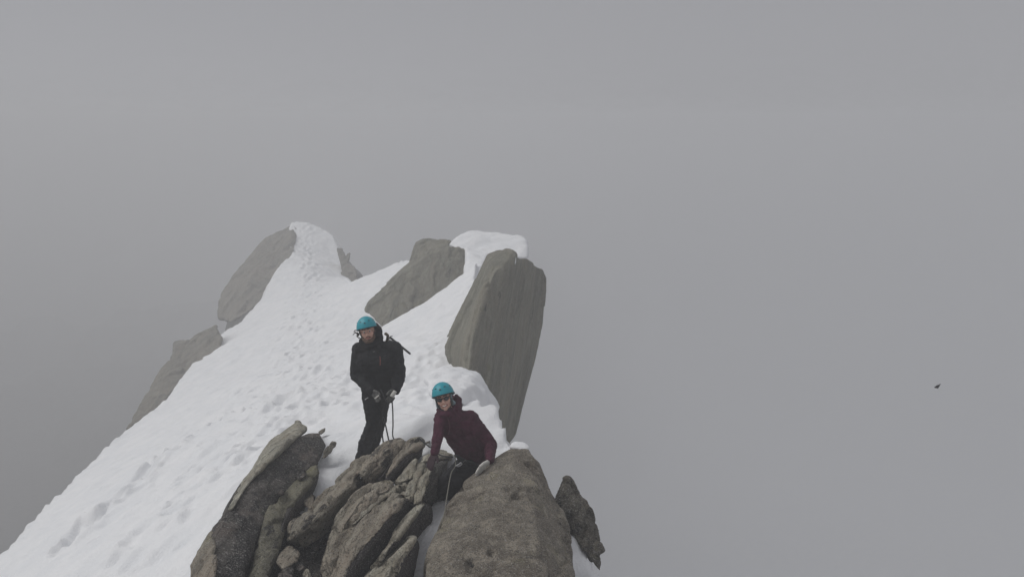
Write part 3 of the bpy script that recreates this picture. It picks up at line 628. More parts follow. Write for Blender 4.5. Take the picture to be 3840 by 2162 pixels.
# ------------------------------------------------------------------ far spur seen through the cloud
def spur(name, pix, half, slope, mat, label):
    pts = [ray(p[0], p[1]) * p[2] for p in pix]
    n, m = 150, 70; V = []
    L = np.linspace(0, len(pts) - 1, n)
    for t in L:
        i = min(int(t), len(pts) - 2); c = pts[i].lerp(pts[i + 1], t - i)
        for s in np.linspace(-1, 1, m):
            V.append((c.x, c.y + s * half, c.z - abs(s) * half * slope))
    V = np.array(V); V[:, 2] += 7 * fbm(V * 0.04, 5, 0.5); V[:, 1] += 4 * fbm(V * 0.09 + 9, 3)
    q = np.arange(n * m).reshape(n, m); q = np.stack([q[:-1, :-1], q[1:, :-1], q[1:, 1:], q[:-1, 1:]], -1).reshape(-1, 4)
    me = bpy.data.meshes.new(name); me.from_pydata(V.tolist(), [], q.tolist()); me.update(); smooth(me); bare_attr(me, np.full(len(V), 0.9))
    return tag(link(name, me, mat), label, "mountain", kind="structure")
spur("mountain_spur", [(-900, 1340, 250), (-300, 1310, 252), (0, 1290, 255), (300, 1255, 260), (640, 1215, 265), (900, 1190, 270), (1600, 1240, 280)], 150, 0.12, SNOW_ROCK, "dim rocky mountainside fading into cloud at the lower left")

#PEOPLE_BEGIN

# ------------------------------------------------------------------ the two climbers
SKIN = flat("skin", (0.62, 0.37, 0.29), 0.55, 0.12, 25)
HAIR = flat("brown_hair", (0.045, 0.032, 0.022), 0.7, 0.3, 60, 0.6)
BEARD = flat("beard_hair", (0.13, 0.082, 0.055), 0.85, 0.35, 90, 0.8)
EYE_W = flat("eye_white", (0.6, 0.58, 0.55), 0.3); EYE_D = flat("iris", (0.02, 0.015, 0.012), 0.3)
LIP = flat("lips", (0.34, 0.13, 0.11), 0.5); TEETH = flat("teeth", (0.7, 0.68, 0.62), 0.3)
BLACK = flat("black_shell_fabric", (0.0085, 0.009, 0.0115), 0.78, 0.35, 14, 0.5, spec=0.3, bscale=22)
PANTS = flat("black_softshell_fabric", (0.010, 0.0105, 0.013), 0.8, 0.3, 14, 0.5, spec=0.25, bscale=22)
PLUM = flat("plum_fleece", (0.062, 0.0125, 0.030), 0.85, 0.28, 12, 0.6, spec=0.25, bscale=26)
TEAL = flat("teal_helmet_shell", (0.014, 0.30, 0.37), 0.38, 0.06, 8, spec=0.45)
DARKP = flat("dark_plastic", (0.015, 0.016, 0.018), 0.5, 0.2)
GREYG = flat("grey_glove_leather", (0.10, 0.10, 0.095), 0.8, 0.5, 30, 0.5)
WHITEG = flat("pale_glove_fabric", (0.55, 0.54, 0.50), 0.85, 0.12, 30, 0.5)
BUFF = flat("blue_grey_neck_tube", (0.20, 0.26, 0.29), 0.9, 0.25, 40)
LENS = flat("dark_lens", (0.02, 0.022, 0.025), 0.12, 0.1, spec=0.8)
METAL = flat("brushed_metal", (0.45, 0.45, 0.46), 0.35, 0.1, metal=1.0)
STEEL = flat("worn_steel", (0.10, 0.10, 0.10), 0.45, 0.3, metal=0.8)
BOOT = flat("boot_leather", (0.03, 0.028, 0.027), 0.7, 0.3, 40, 0.5)
ORANGE = flat("orange_zip", (0.20, 0.05, 0.035), 0.6); ROPE_D = flat("dark_rope", (0.022, 0.024, 0.026), 0.85, 0.5, 200)
ROPE_L = flat("grey_rope", (0.16, 0.155, 0.13), 0.9, 0.45, 220); WHITE = flat("white_print", (0.6, 0.6, 0.6), 0.7)
PACK = flat("pack_cloth", (0.035, 0.032, 0.030), 0.8, 0.3, 20, 0.5); TAN = flat("tan_strap", (0.15, 0.12, 0.085), 0.8, 0.3)

def shell(name, build, mat, voxel, sm=3, wrinkle=0.0, wf=9.0, seed=0.0, parent=None, stretch=None):
    bm = bmesh.new(); build(bm)
    me = baked(bm, [("REMESH", dict(mode='VOXEL', voxel_size=voxel)), ("SMOOTH", dict(iterations=sm, factor=0.5))])
    if wrinkle:
        co, no = get_co(me), get_no(me)
        q = co * wf * (np.array(stretch) if stretch else 1.0)
        w = fbm(q + seed, 3, 0.5) - 0.9 * np.maximum(0, 1 - np.abs(pnoise(q * 1.3 + seed + 5)) * 6)      # soft folds with creases
        set_co(me, co + no * (wrinkle * w)[:, None])
    smooth(me)
    return link(name, me, mat, parent)
def adopt(o, parent):
    o.parent = parent
    o.location = -parent.location if parent.parent is None else Vector((0, 0, 0))
    return o
class Frame:
    def __init__(s, o, fwd, up, k=1.0):
        s.o = Vector(o); s.f = Vector(fwd).normalized(); s.r = Vector(up).cross(s.f).normalized(); s.u = s.f.cross(s.r); s.k = k
    def __call__(s, x, y, z): return s.o + (s.r * x + s.f * y + s.u * z) * s.k
def head_caps(bm, H):
    k = H.k
    add_ell(bm, H(0, -0.005, 0.035), (H.r * .077 * k, H.f * .096 * k, H.u * .100 * k))
    add_ell(bm, H(0, 0.022, -0.055), (H.r * .060 * k, H.f * .066 * k, H.u * .068 * k))
    add_cap(bm, H(0, .078, -.100), .022 * k)                                     # chin
    add_cap(bm, H(0, .086, .012), .010 * k, H(0, .110, -.030), .015 * k)         # nose
    add_cap(bm, H(-.013, .098, -.033), .010 * k, H(.013, .098, -.033), .010 * k)
    add_cap(bm, H(-.045, .072, .028), .014 * k, H(-.012, .086, .026), .013 * k)  # brow
    add_cap(bm, H(.045, .072, .028), .014 * k, H(.012, .086, .026), .013 * k)
    for s in (-1, 1):
        add_cap(bm, H(s * .044, .062, -.022), .026 * k, H(s * .030, .072, -.045), .020 * k)   # cheeks
        add_ell(bm, H(s * .080, -.005, -.002), (H.r * .010 * k, H.f * .020 * k, H.u * .033 * k))  # ears
    add_cap(bm, H(0, .080, -.066), .020 * k)
    add_cap(bm, H(0, -.015, -.07), .058 * k, H(0, -.04, -.19), .062 * k)         # neck
def face_parts(person, H, smile):
    for s in (-1, 1):
        bm = bmesh.new(); bmesh.ops.create_uvsphere(bm, u_segments=12, v_segments=8, radius=.0125 * H.k)
        bmesh.ops.translate(bm, vec=H(s * .031, .074, .004), verts=bm.verts)
        me = bpy.data.meshes.new("eye"); bm.to_mesh(me); bm.free(); smooth(me)
        e = adopt(link("eye", me, EYE_W), person)
        bm = bmesh.new(); bmesh.ops.create_uvsphere(bm, u_segments=10, v_segments=6, radius=.0075 * H.k)
        bmesh.ops.translate(bm, vec=H(s * .031, .0815, .003), verts=bm.verts)
        me = bpy.data.meshes.new("iris"); bm.to_mesh(me); bm.free(); smooth(me)
        adopt(link("iris", me, EYE_D), e)
        adopt(tube("eyebrow", [H(s * .012, .100, .030), H(s * .030, .097, .036), H(s * .050, .080, .030)], .0045 * H.k, HAIR), person)
    w = .030 if smile else .024
    adopt(tube("mouth", [H(-w, .084, -.060), H(-w * .5, .098, -.068), H(0, .103, -.070), H(w * .5, .098, -.068), H(w, .084, -.060)], .0065 * H.k, LIP), person)
    if smile:
        adopt(tube("teeth", [H(-.019, .094, -.0645), H(0, .1045, -.068), H(.019, .094, -.0645)], .0062 * H.k, TEETH), person)
def helmet(person, H):
    a, b, c = .115, .138, .128
    N, K = 40, 14
    V, Fc = [], []
    ctr = (0, -.008, .048)
    for i in range(K + 1):
        for j in range(N):
            ph = 2 * math.pi * j / N
            fr = math.cos(ph)                                  # +1 at the front
            tmax = math.radians(95 - 6 * fr + 9 * max(0, -fr))
            t = tmax * i / K
            fl = 1 + 0.045 * max(0, (i / K - .86) / .14)       # flared rim
            rib = 1 + 0.012 * math.cos(ph * 6) * math.sin(t) ** 2
            V.append(H(ctr[0] + a * math.sin(t) * math.sin(ph) * fl * rib, ctr[1] + b * math.sin(t) * fr * fl * rib, ctr[2] + c * math.cos(t)))
    for i in range(K):
        for j in range(N): Fc.append((i * N + j, i * N + (j + 1) % N, (i + 1) * N + (j + 1) % N, (i + 1) * N + j))
    bm = bmesh.new(); vs = [bm.verts.new(v) for v in V]
    for f in Fc: bm.faces.new([vs[k] for k in f])
    bmesh.ops.remove_doubles(bm, verts=bm.verts, dist=1e-5); bmesh.ops.recalc_face_normals(bm, faces=bm.faces)
    me = baked(bm, [("SOLIDIFY", dict(thickness=0.009, offset=-1))]); smooth(me)
    h = adopt(link("helmet", me, TEAL), person)
    rim = [V[K * N + j] for j in range(N)] + [V[K * N]]
    adopt(tube("rim", rim, .0045, DARKP, seg=6, smooth_pts=0), h)
    def on(ph, t, out=1.0):
        return H(ctr[0] + a * out * math.sin(t) * math.sin(ph), ctr[1] + b * out * math.sin(t) * math.cos(ph), ctr[2] + c * out * math.cos(t))
    for ph, t, w in ((-.55, .95, .13), (.55, .95, .13), (-1.3, 1.0, .16), (1.3, 1.0, .16)):
        adopt(tube("vent", [on(ph - w, t, 1.004), on(ph, t - .03, 1.008), on(ph + w, t, 1.004)], lambda s: .0055 * math.sin(math.pi * min(max(s, .08), .92)), DARKP, seg=6), h)
    adopt(tube("badge", [on(-.10, 1.12, 1.006), on(-.02, 1.08, 1.010), on(.08, 1.12, 1.006)], .006, DARKP, seg=6), h)
    for s in (-1, 1):
        adopt(tube("chin_strap", [H(s * .088, .005, .03), H(s * .080, .03, -.03), H(s * .060, .045, -.085), H(0, .070, -.128)], .006, DARKP, seg=6), h)
    return h
def hand_caps(bm, wrist, direc, normal, thumb, curl=0.5, k=1.0):
    """gloved hand: palm, four fingers of unequal length bent at the knuckles, thumb off the side of the palm"""
    w, d, n = Vector(wrist), Vector(direc).normalized(), Vector(normal).normalized()
    s = Vector(thumb).normalized()
    add_hull(bm, [w + d * u * k + s * v * k + n * t * k for u, vs in ((0, .026), (.09, .040)) for v in (-vs, vs) for t in (-.016, .016)])
    for i, L in enumerate((.072, .080, .074, .058)):
        b = w + (d * .088 + s * (.032 - .021 * i)) * k
        a = 0.25 + curl * 0.6; r = .0115
        for seg in (.45, .32, .23):
            dr = d * math.cos(a) + n * math.sin(a)
            e = b + dr * L * seg * k
            add_cap(bm, b, r * k, e, r * .9 * k); b = e; r *= .92; a += curl * 0.8
    t0 = w + (d * .025 + s * .030) * k
    t1 = t0 + (d * .030 + s * .028 + n * .012) * k
    add_cap(bm, t0, .015 * k, t1, .013 * k); add_cap(bm, t1, .013 * k, t1 + (d * .030 + s * .004 + n * .018 * curl) * k, .011 * k)

# ---- standing climber
DM = 9.8
def Mn(zx, zy, dd=0.0): return P(*R1(zx, zy), DM + dd)
hH = Frame(Mn(300, 262, -0.02), Vector((0.10, -1, 0.16)), Vector((-0.20, 0.0, 1)), 1.06)
mj = dict(nk=Mn(335, 385), sl=Mn(222, 420), sr=Mn(540, 415), el=Mn(200, 640, -.03), er=Mn(568, 640, -.02), wl=Mn(330, 785, -.24), wr=Mn(548, 775, -.22),
          ch=Mn(375, 500), wa=Mn(385, 680), pv=Mn(370, 780), hl=Mn(322, 790), hr=Mn(425, 790), kl=Mn(352, 1060, -.07), kr=Mn(405, 1060, .04),
          al=Mn(240, 1380, -.02), ar=Mn(318, 1365, .08))
def body(bm):
    head_caps(bm, hH)
    add_cap(bm, hH(0, -.03, -.15), .06, mj['nk'], .075)
    add_cap(bm, mj['sl'], .055, mj['sr'], .055); add_cap(bm, mj['ch'], .09, mj['pv'], .09)
    add_cap(bm, mj['nk'], .06, mj['ch'], .085)
    for a, b, c in (('sl', 'el', 'wl'), ('sr', 'er', 'wr')):
        add_cap(bm, mj[a], .05, mj[b], .042); add_cap(bm, mj[b], .042, mj[c], .028)
    for a, b, c in (('hl', 'kl', 'al'), ('hr', 'kr', 'ar')):
        add_cap(bm, mj['pv'], .085, mj[a], .075); add_cap(bm, mj[a], .08, mj[b], .055); add_cap(bm, mj[b], .055, mj[c], .04)
man = shell("person", body, SKIN, 0.0085, 2)
rebase(man, Mn(280, 1440))
tag(man, "standing climber in black jacket and teal helmet on the snow behind the outcrop", "person")
face_parts(man, hH, False)
helmet(man, hH)
def beard(bm):
    for s in (-1, 1):
        add_cap(bm, hH(s * .068, .010, -.030), .014, hH(s * .060, .040, -.075), .019)
        add_cap(bm, hH(s * .060, .040, -.075), .019, hH(s * .026, .080, -.108), .022)
        add_cap(bm, hH(s * .004, .100, -.050), .008, hH(s * .030, .084, -.066), .009)
    add_cap(bm, hH(-.026, .080, -.108), .022, hH(.026, .080, -.108), .022); add_cap(bm, hH(0, .086, -.098), .022)
adopt(shell("beard", beard, BEARD, 0.006, 1, 0.003, 60), man)
rs2 = random.Random(5)
for k in range(7):        # curls blown out on the left of the helmet
    c0 = hH(-.092 - .006 * (k % 3), -.01 + .02 * rs2.random(), .020 - .013 * k)
    r0, ph = .012 + .008 * rs2.random(), rs2.random() * 6
    pts = [c0 + Vector((-.009 * q + r0 * math.cos(ph + q * .9), .006 * q * rs2.uniform(-1, 1), r0 * math.sin(ph + q * .9))) for q in range(7 if k < 4 else 4)]
    adopt(tube("hair_lock", pts, lambda s: .0085 * (1 - .6 * s), HAIR, seg=6, smooth_pts=3), man)
def jacket(bm):
    add_cap(bm, mj['sl'], .088, mj['sr'], .088)
    add_cap(bm, Mn(300, 520, -.02), .150, Mn(450, 520, -.02), .150)
    add_cap(bm, Mn(300, 520), .15, Mn(335, 690), .135); add_cap(bm, Mn(450, 520), .15, Mn(440, 690), .145)
    add_cap(bm, Mn(335, 690), .135, Mn(345, 830), .125); add_cap(bm, Mn(440, 690), .145, Mn(425, 820), .125)
    add_cap(bm, Mn(345, 830), .125, Mn(425, 820), .125)
    add_cap(bm, mj['nk'], .105, mj['ch'], .15)
    add_cap(bm, mj['sl'], .09, mj['el'], .082); add_cap(bm, mj['el'], .082, mj['wl'], .052)
    add_cap(bm, mj['sr'], .096, mj['er'], .098); add_cap(bm, mj['er'], .098, mj['wr'], .06)
    add_cap(bm, Mn(262, 350, .0), .05, Mn(300, 385, -.07), .05); add_cap(bm, Mn(300, 385, -.07), .05, Mn(375, 375, -.07), .05)    # collar
    add_cap(bm, Mn(375, 375, -.07), .05, Mn(405, 330, .0), .055)
    add_cap(bm, Mn(372, 215, .05), .042, Mn(402, 262, .03), .042); add_cap(bm, Mn(402, 262, .03), .042, Mn(398, 340, .0), .06)     # hood side
    add_cap(bm, Mn(300, 250, .16), .07, Mn(385, 260, .12), .07); add_cap(bm, Mn(330, 300, .14), .09, mj['nk'] + Vector((0, .06, 0)), .11)
jk = adopt(shell("jacket", jacket, BLACK, 0.0105, 4, 0.011, 8.5, 1.0, stretch=(1, 1, 1.5)), man)
adopt(tube("zip_pull", [Mn(408, 480, -.185), Mn(412, 520, -.19), Mn(410, 556, -.188)], .006, ORANGE, seg=6), jk)
adopt(tube("chest_badge", [Mn(348, 440, -.165), Mn(362, 437, -.165)], .006, flat("grey_print", (.12, .12, .12)), seg=6), jk)
def trousers(bm):
    add_cap(bm, Mn(335, 800), .11, Mn(420, 800), .11)
    add_cap(bm, Mn(325, 810), .118, mj['kl'], .088); add_cap(bm, Mn(425, 810), .112, mj['kr'], .085)
    add_cap(bm, mj['kl'], .088, Mn(285, 1230, -.04), .088); add_cap(bm, Mn(285, 1230, -.04), .088, mj['al'], .080)
    add_cap(bm, mj['kr'], .085, Mn(355, 1230, .06), .080); add_cap(bm, Mn(355, 1230, .06), .080, mj['ar'], .078)
tr = adopt(shell("trousers", trousers, PANTS, 0.0105, 4, 0.010, 9, 4.0, stretch=(1, 1, 1.6)), man)
adopt(tube("thigh_print", [Mn(278, 858, -.125), Mn(292, 848, -.13), Mn(306, 840, -.132)], .005, WHITE, seg=6), tr)
for an, dx in ((mj['al'], -.03), (mj['ar'], .0)):
    def boot(bm, an=an, dx=dx):
        add_cap(bm, an, .060, an + Vector((0, 0, -.05)), .058)
        add_cap(bm, an + Vector((0, .03, -.06)), .05, an + Vector((dx - .03, -.17, -.085)), .042)
    adopt(shell("boot", boot, BOOT, 0.01, 2), man)
def belt_ring(c, rx, ry, z, r, mat, par, n=20):
    pts = [Vector(c) + Vector((rx * math.cos(2 * math.pi * k / n), ry * math.sin(2 * math.pi * k / n), z + .01 * math.sin(4 * math.pi * k / n))) for k in range(n + 1)]
    return adopt(tube("harness_belt", pts, r, mat, seg=6, smooth_pts=2), par)
def glove_l(bm): hand_caps(bm, mj['wl'], (Mn(405, 855, -.32) - mj['wl']), Vector((.3, -.8, -.5)), Vector((.6, -.3, .7)), .95, 1.12)
def glove_r(bm): hand_caps(bm, mj['wr'], (Mn(505, 850, -.32) - mj['wr']), Vector((-.4, -.8, -.4)), Vector((-.6, -.3, .7)), .95, 1.12)
gl = adopt(shell("glove", glove_l, GREYG, 0.006, 1), man); gr = adopt(shell("glove", glove_r, GREYG, 0.006, 1), man)
gr["label"] = "grey glove with a pale back"
adopt(tube("pale_panel", [Mn(540, 788, -.285), Mn(525, 812, -.315), Mn(512, 835, -.335)], .026, WHITEG, seg=8), gr)
adopt(tube("pale_panel", [Mn(365, 850, -.335), Mn(388, 832, -.335), Mn(405, 818, -.325)], .010, WHITEG, seg=8), gl)
for pts in ([(452, 880, -.22), (430, 1000, -.17), (424, 1120, -.16), (438, 1232, -.14)], [(470, 900, -.2), (452, 1040, -.14), (462, 1100, -.14), (486, 1216, -.12)],
            [(480, 890, -.22), (468, 980, -.16), (440, 1080, -.15), (418, 1180, -.14)]):
    adopt(tube("sling", [Mn(*p) for p in pts], .009, ROPE_D, seg=6), man)
adopt(tube("carabiner", [Mn(440, 1010, -.18), Mn(448, 1035, -.18), Mn(440, 1060, -.18), Mn(430, 1035, -.18), Mn(440, 1010, -.18)], .005, STEEL, seg=6), man)

# rucksack and axe on his back
def pack(bm):
    add_hull(bm, [Mn(x, y, d) for x, y, d in ((300, 390, .14), (540, 380, .14), (580, 500, .14), (585, 690, .14), (300, 750, .14), (570, 740, .14), (320, 410, .34), (530, 400, .34), (570, 520, .36), (575, 690, .36), (320, 730, .36), (550, 740, .36))])
    add_cap(bm, Mn(340, 385, .25), .06, Mn(510, 380, .25), .06)
pk = shell("rucksack", pack, PACK, 0.014, 4, 0.012, 8, 2.0); rebase(pk, Mn(450, 770, .26))
tag(pk, "dark rucksack on the standing climber's back", "rucksack")
adopt(tube("strap", [Mn(470, 345, .22), Mn(478, 300, .12), Mn(455, 280, .08)], .018, TAN, seg=8), pk)
adopt(tube("strap", [Mn(598, 470, .06), Mn(618, 510, .05), Mn(612, 550, .06)], .008, PACK, seg=6), pk)
ax0, ax1 = Mn(497, 314, .30), Mn(672, 456, .33)
axe = tube("ice_axe", [ax0, ax0.lerp(ax1, .5), ax1], .014, STEEL, seg=8); rebase(axe, ax1)
tag(axe, "ice axe strapped diagonally behind the standing climber's shoulder", "ice axe")
adopt(tube("spike", [ax1, ax1 + (ax1 - ax0) * .06], lambda s: .012 * (1 - .85 * s), METAL, seg=8), axe)
pd = (ax1 - ax0).normalized().cross(Vector((0, 1, 0))).normalized()
adopt(tube("pick", [ax0, ax0 + pd * .02, ax0 + pd * .035 + (ax1 - ax0) * .04], lambda s: .011 * (1 - .7 * s), STEEL, seg=6), axe)
adopt(tube("adze", [ax0, ax0 - pd * .03], .011, STEEL, seg=6), axe)

# ---- leaning climber
DW = 8.3
def Wn(zx, zy, dd=0.0): return P(*R2(zx, zy), DW + dd)
wH = Frame(Wn(322, 318, -.05), Vector((-0.04, -1, 0.24)), Vector((-0.26, -0.06, 1)), 1.0)
wj = dict(nk=Wn(395, 460, .0), sl=Wn(288, 515, -.03), sr=Wn(590, 520, .04), el=Wn(262, 700, -.22), er=Wn(805, 800, .02), wl=Wn(222, 880, -.36), wr=Wn(800, 960, -.33),
          ch=Wn(430, 590), wa=Wn(540, 800, .05), pv=Wn(630, 960, .1), hl=Wn(580, 970, .05), hr=Wn(690, 985, .12), kl=Wn(330, 1180, -.2), kr=Wn(450, 1190, -.17),
          al=Wn(225, 1520, -.02), ar=Wn(355, 1500, .02))
def body(bm):
    head_caps(bm, wH)
    add_cap(bm, wH(0, -.03, -.12), .055, wj['nk'], .065)
    add_cap(bm, wj['sl'], .05, wj['sr'], .05); add_cap(bm, wj['nk'], .055, wj['ch'], .065); add_cap(bm, wj['ch'], .065, wj['wa'], .07); add_cap(bm, wj['wa'], .07, wj['pv'], .08)
    for a, b, c in (('sl', 'el', 'wl'), ('sr', 'er', 'wr')):
        add_cap(bm, wj[a], .045, wj[b], .038); add_cap(bm, wj[b], .038, wj[c], .026)
    for a, b, c in (('hl', 'kl', 'al'), ('hr', 'kr', 'ar')):
        add_cap(bm, wj['pv'], .08, wj[a], .07); add_cap(bm, wj[a], .065, wj[b], .048); add_cap(bm, wj[b], .052, wj[c], .038)
wom = shell("person", body, SKIN, 0.0085, 2)
rebase(wom, Wn(300, 1560))
tag(wom, "smiling climber in plum jacket and teal helmet leaning on both hands on the rocks", "person")
face_parts(wom, wH, True)
helmet(wom, wH)
# sunglasses
gf = adopt(tube("sunglasses", [wH(-.080, .02, .016), wH(-.066, .082, .014), wH(-.012, .108, .012), wH(.012, .108, .012), wH(.066, .082, .014), wH(.080, .02, .016)], .0045, DARKP, seg=6), wom)
for s in (-1, 1):
    bm = bmesh.new(); add_ell(bm, wH(s * .037, .096, .004), ((wH.r * .88 - wH.f * .35 * s) * .031, wH.f * .007, wH.u * .021))
    me = bpy.data.meshes.new("lens"); bm.to_mesh(me); bm.free(); smooth(me); adopt(link("lens", me, LENS), gf)
def buffc(bm):
    add_cap(bm, wH(.078, .012, .030), .017, wH(.074, .018, -.035), .015)
    add_cap(bm, wH(.074, .018, -.035), .015, wH(.085, -.03, -.07), .02)
    add_cap(bm, wH(.085, -.03, -.07), .02, wH(0, -.09, -.09), .03); add_cap(bm, wH(0, -.09, -.09), .03, wH(-.085, -.03, -.07), .02)
    add_cap(bm, wH(-.085, -.03, -.07), .02, wH(-.076, .015, .030), .015)
adopt(shell("headscarf", buffc, BUFF, .006, 2, .002, 40), wom)
def jacket(bm):
    add_cap(bm, wj['sl'], .075, wj['sr'], .085)
    add_cap(bm, wj['nk'], .095, wj['ch'], .12)
    add_cap(bm, Wn(350, 590, -.02), .10, Wn(540, 600, .03), .13)
    add_cap(bm, Wn(350, 590, -.02), .10, Wn(500, 800, .03), .105); add_cap(bm, Wn(560, 600, .03), .13, Wn(660, 820, .08), .135)
    add_cap(bm, Wn(500, 800, .03), .105, Wn(555, 900, .06), .11); add_cap(bm, Wn(660, 820, .08), .135, Wn(690, 910, .1), .13)
    add_cap(bm, Wn(555, 900, .06), .11, Wn(690, 910, .1), .125)
    add_cap(bm, wj['sl'], .076, wj['el'], .060); add_cap(bm, wj['el'], .060, wj['wl'], .042)
    add_cap(bm, wj['sr'], .088, wj['er'], .072); add_cap(bm, wj['er'], .072, wj['wr'], .046)
    add_cap(bm, Wn(275, 440, -.02), .038, Wn(300, 490, -.09), .042); add_cap(bm, Wn(300, 490, -.09), .042, Wn(385, 470, -.07), .045); add_cap(bm, Wn(385, 470, -.07), .045, Wn(440, 400, .0), .05)
    add_cap(bm, Wn(290, 455, -.09), .036, Wn(345, 478, -.125), .036); add_cap(bm, Wn(345, 478, -.125), .036, Wn(405, 440, -.08), .038)
    add_cap(bm, Wn(325, 520, -.09), .065, Wn(420, 520, -.08), .065)
    add_cap(bm, Wn(312, 478, -.15), .040, Wn(372, 470, -.15), .042)
    add_cap(bm, Wn(452, 300, .08), .036, Wn(478, 330, .07), .036); add_cap(bm, Wn(478, 330, .07), .038, Wn(450, 410, .03), .06)
    add_cap(bm, Wn(400, 340, .14), .07, Wn(450, 400, .1), .07); add_cap(bm, Wn(420, 380, .1), .08, wj['nk'], .09)
jk = adopt(shell("jacket", jacket, PLUM, 0.0095, 4, 0.010, 10, 7.0), wom)
adopt(tube("zip", [Wn(352, 500, -.155), Wn(372, 560, -.15), Wn(380, 620, -.14), Wn(365, 690, -.12)], .005, flat("pink_zip", (.10, .025, .04)), seg=6), jk)
def trousers(bm):
    add_cap(bm, wj['hl'], .110, wj['hr'], .115)
    add_cap(bm, wj['hl'], .108, wj['kl'], .078); add_cap(bm, wj['hr'], .112, wj['kr'], .080)
    add_cap(bm, wj['kl'], .078, wj['al'], .060); add_cap(bm, wj['kr'], .080, wj['ar'], .060)
adopt(shell("trousers", trousers, PANTS, 0.0105, 4, 0.009, 10, 3.0), wom)
for an in (wj['al'], wj['ar']):
    def boot(bm, an=an):
        add_cap(bm, an, .055, an + Vector((0, 0, -.04)), .055); add_cap(bm, an + Vector((0, .03, -.05)), .046, an + Vector((-.04, -.16, -.07)), .04)
    adopt(shell("boot", boot, BOOT, 0.01, 2), wom)
def glove_l(bm): hand_caps(bm, wj['wl'] + Vector((0, 0, -.01)), Vector((-.25, -.75, -.45)), Vector((0, -.2, -1)), Vector((1, -.25, 0)), .35, 1.0)
def glove_r(bm): hand_caps(bm, Wn(805, 975, -.36), Wn(695, 1040, -.50) - Wn(805, 975, -.36), Vector((-.3, -.1, -1)), Vector((-.3, -.8, .6)), .45, 1.32)
adopt(shell("glove", glove_l, flat("plum_glove", (.03, .012, .018), .85), 0.006, 1), wom)
g2 = adopt(shell("glove", glove_r, WHITEG, 0.006, 1, .0015, 60), wom); g2["label"] = "white glove resting on the boulder"
# harness and ropes
hb = adopt(tube("harness_belt", [Wn(430, 905, -.11), Wn(520, 955, -.10), Wn(600, 985, -.06), Wn(690, 1005, .0)], .014, ROPE_D, seg=8), wom)
adopt(tube("carabiner", [Wn(470, 1005, -.17), Wn(495, 985, -.17), Wn(508, 1000, -.17), Wn(485, 1020, -.17), Wn(470, 1005, -.17)], .006, METAL, seg=6), hb)
adopt(tube("carabiner", [Wn(520, 985, -.15), Wn(545, 960, -.15), Wn(548, 985, -.15), Wn(525, 1005, -.15), Wn(520, 985, -.15)], .006, STEEL, seg=6), hb)
def C4(zx, zy, d): return P(*R4(zx, zy), d)
r1 = tube("climbing_rope", [C4(660, 275, 8.08), C4(666, 370, 7.98), C4(630, 430, 7.85), C4(612, 500, 7.75), C4(598, 580, 7.65), C4(585, 660, 7.5), C4(566, 790, 7.25), C4(550, 860, 7.12), C4(530, 930, 7.0), C4(505, 1000, 7.1)],
          0.0055, ROPE_L, seg=8)
rebase(r1, C4(530, 930, 7.0)); tag(r1, "grey rope hanging from the leaning climber's harness into the snowy gap", "rope")
adopt(tube("carabiner", [C4(668, 375, 7.95), C4(690, 365, 7.95), C4(715, 348, 7.97), C4(722, 358, 7.97), C4(695, 380, 7.95), C4(668, 375, 7.95)], .006, METAL, seg=6), r1)
def C8(zx, zy, d): return P(*R8(zx, zy), d)
r2 = tube("climbing_rope", [Mn(515, 870, -.36), Mn(521, 960, -.3), Mn(523, 1080, -.26), Mn(524, 1190, -.25), C8(900, 60, 9.3), C8(1080, 60, 9.2), C8(1200, 15, 9.0), C8(1250, 25, 8.95), C8(1320, 85, 8.85), C8(1400, 150, 8.75), C8(1470, 190, 8.6), C8(1600, 300, 8.5), C8(1800, 330, 8.3)],
          .008, ROPE_D, seg=8)
rebase(r2, Mn(524, 1190, -.25)); tag(r2, "dark rope hanging from the standing climber's gloves behind the outcrop", "rope")
adopt(tube("rope_end", [Mn(515, 880, -.36), Mn(470, 880, -.37), Mn(430, 800, -.33), Mn(415, 770, -.3)], .008, ROPE_D, seg=6), r2)

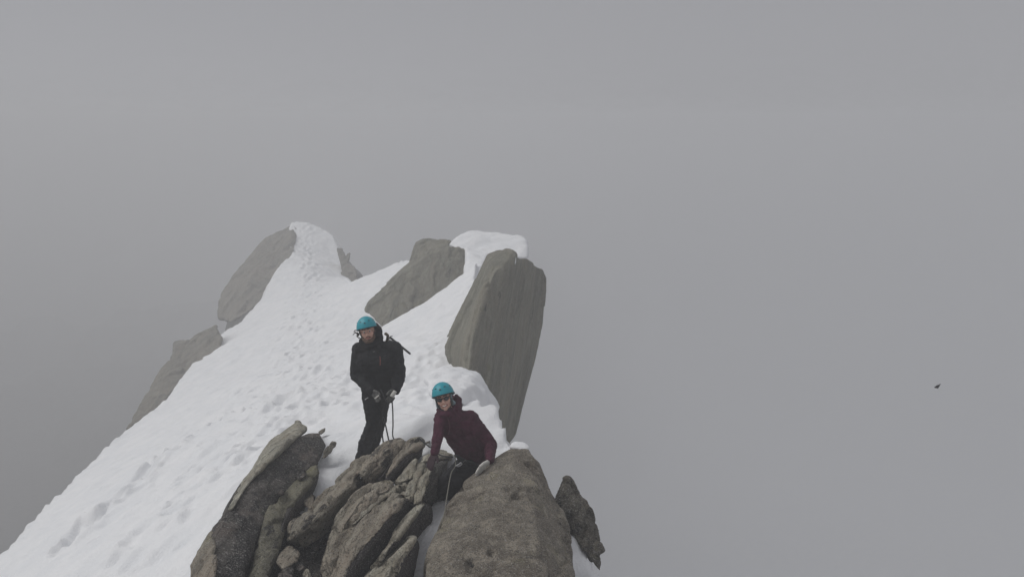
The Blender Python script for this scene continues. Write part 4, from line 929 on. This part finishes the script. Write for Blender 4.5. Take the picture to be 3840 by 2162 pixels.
# ------------------------------------------------------------------ small bird in the cloud
bc = P(3515, 1448, 11.5)
def birdb(bm):
    add_ell(bm, bc, (Vector((.045, .03, .012)), Vector((-.012, .018, 0)), Vector((-.004, 0, .019))))
    add_cap(bm, bc + Vector((-.042, -.02, -.006)), .014)
    add_cap(bm, bc + Vector((.035, .02, .012)), .009, bc + Vector((.062, .035, .030)), .006)
bird = shell("bird", birdb, flat("dark_feathers", (.012, .010, .012), .7), .003, 2); rebase(bird, bc - Vector((0, 0, .03)))
tag(bird, "tiny dark bird flying alone in the cloud at the right", "bird")
for s, tip in ((1, Vector((.02, .03, -.045))), (-1, Vector((.018, -.04, .020)))):
    bm = bmesh.new(); add_hull(bm, [bc + Vector(v) for v in ((-.02, 0, .008), (.022, 0, .008), (-.02, 0, 0), (.022, 0, 0))] + [bc + tip, bc + tip + Vector((.012, 0, .003))])
    me = bpy.data.meshes.new("wing"); bm.to_mesh(me); bm.free(); adopt(link("wing", me, bird.data.materials[0]), bird)
bm = bmesh.new(); add_hull(bm, [bc + Vector(v) for v in ((-.052, -.024, -.004), (-.052, -.024, -.010), (-.050, -.030, -.007), (-.068, -.032, -.010))])
me = bpy.data.meshes.new("beak"); bm.to_mesh(me); bm.free(); adopt(link("beak", me, DARKP), bird)
#PEOPLE_END

# ------------------------------------------------------------------ the cloud
bm = bmesh.new(); bmesh.ops.create_cube(bm, size=2.0)
bmesh.ops.scale(bm, vec=(750, 800, 44), verts=bm.verts); bmesh.ops.translate(bm, vec=(0, 300, 3 - 44), verts=bm.verts)
me = bpy.data.meshes.new("haze"); bm.to_mesh(me); bm.free()
hm = bpy.data.materials.new("haze"); hm.use_nodes = True; nt = hm.node_tree; nt.nodes.clear()
pv = nd(nt, "ShaderNodeVolumePrincipled"); pv.inputs["Density"].default_value = 0.0093
pv.inputs["Color"].default_value = (0.812, 0.817, 0.827, 1); pv.inputs["Anisotropy"].default_value = 0.2
ou = nd(nt, "ShaderNodeOutputMaterial"); nt.links.new(pv.outputs[0], ou.inputs["Volume"])
tag(link("haze", me, hm), "grey cloud filling the air around the ridge", "haze", kind="stuff")
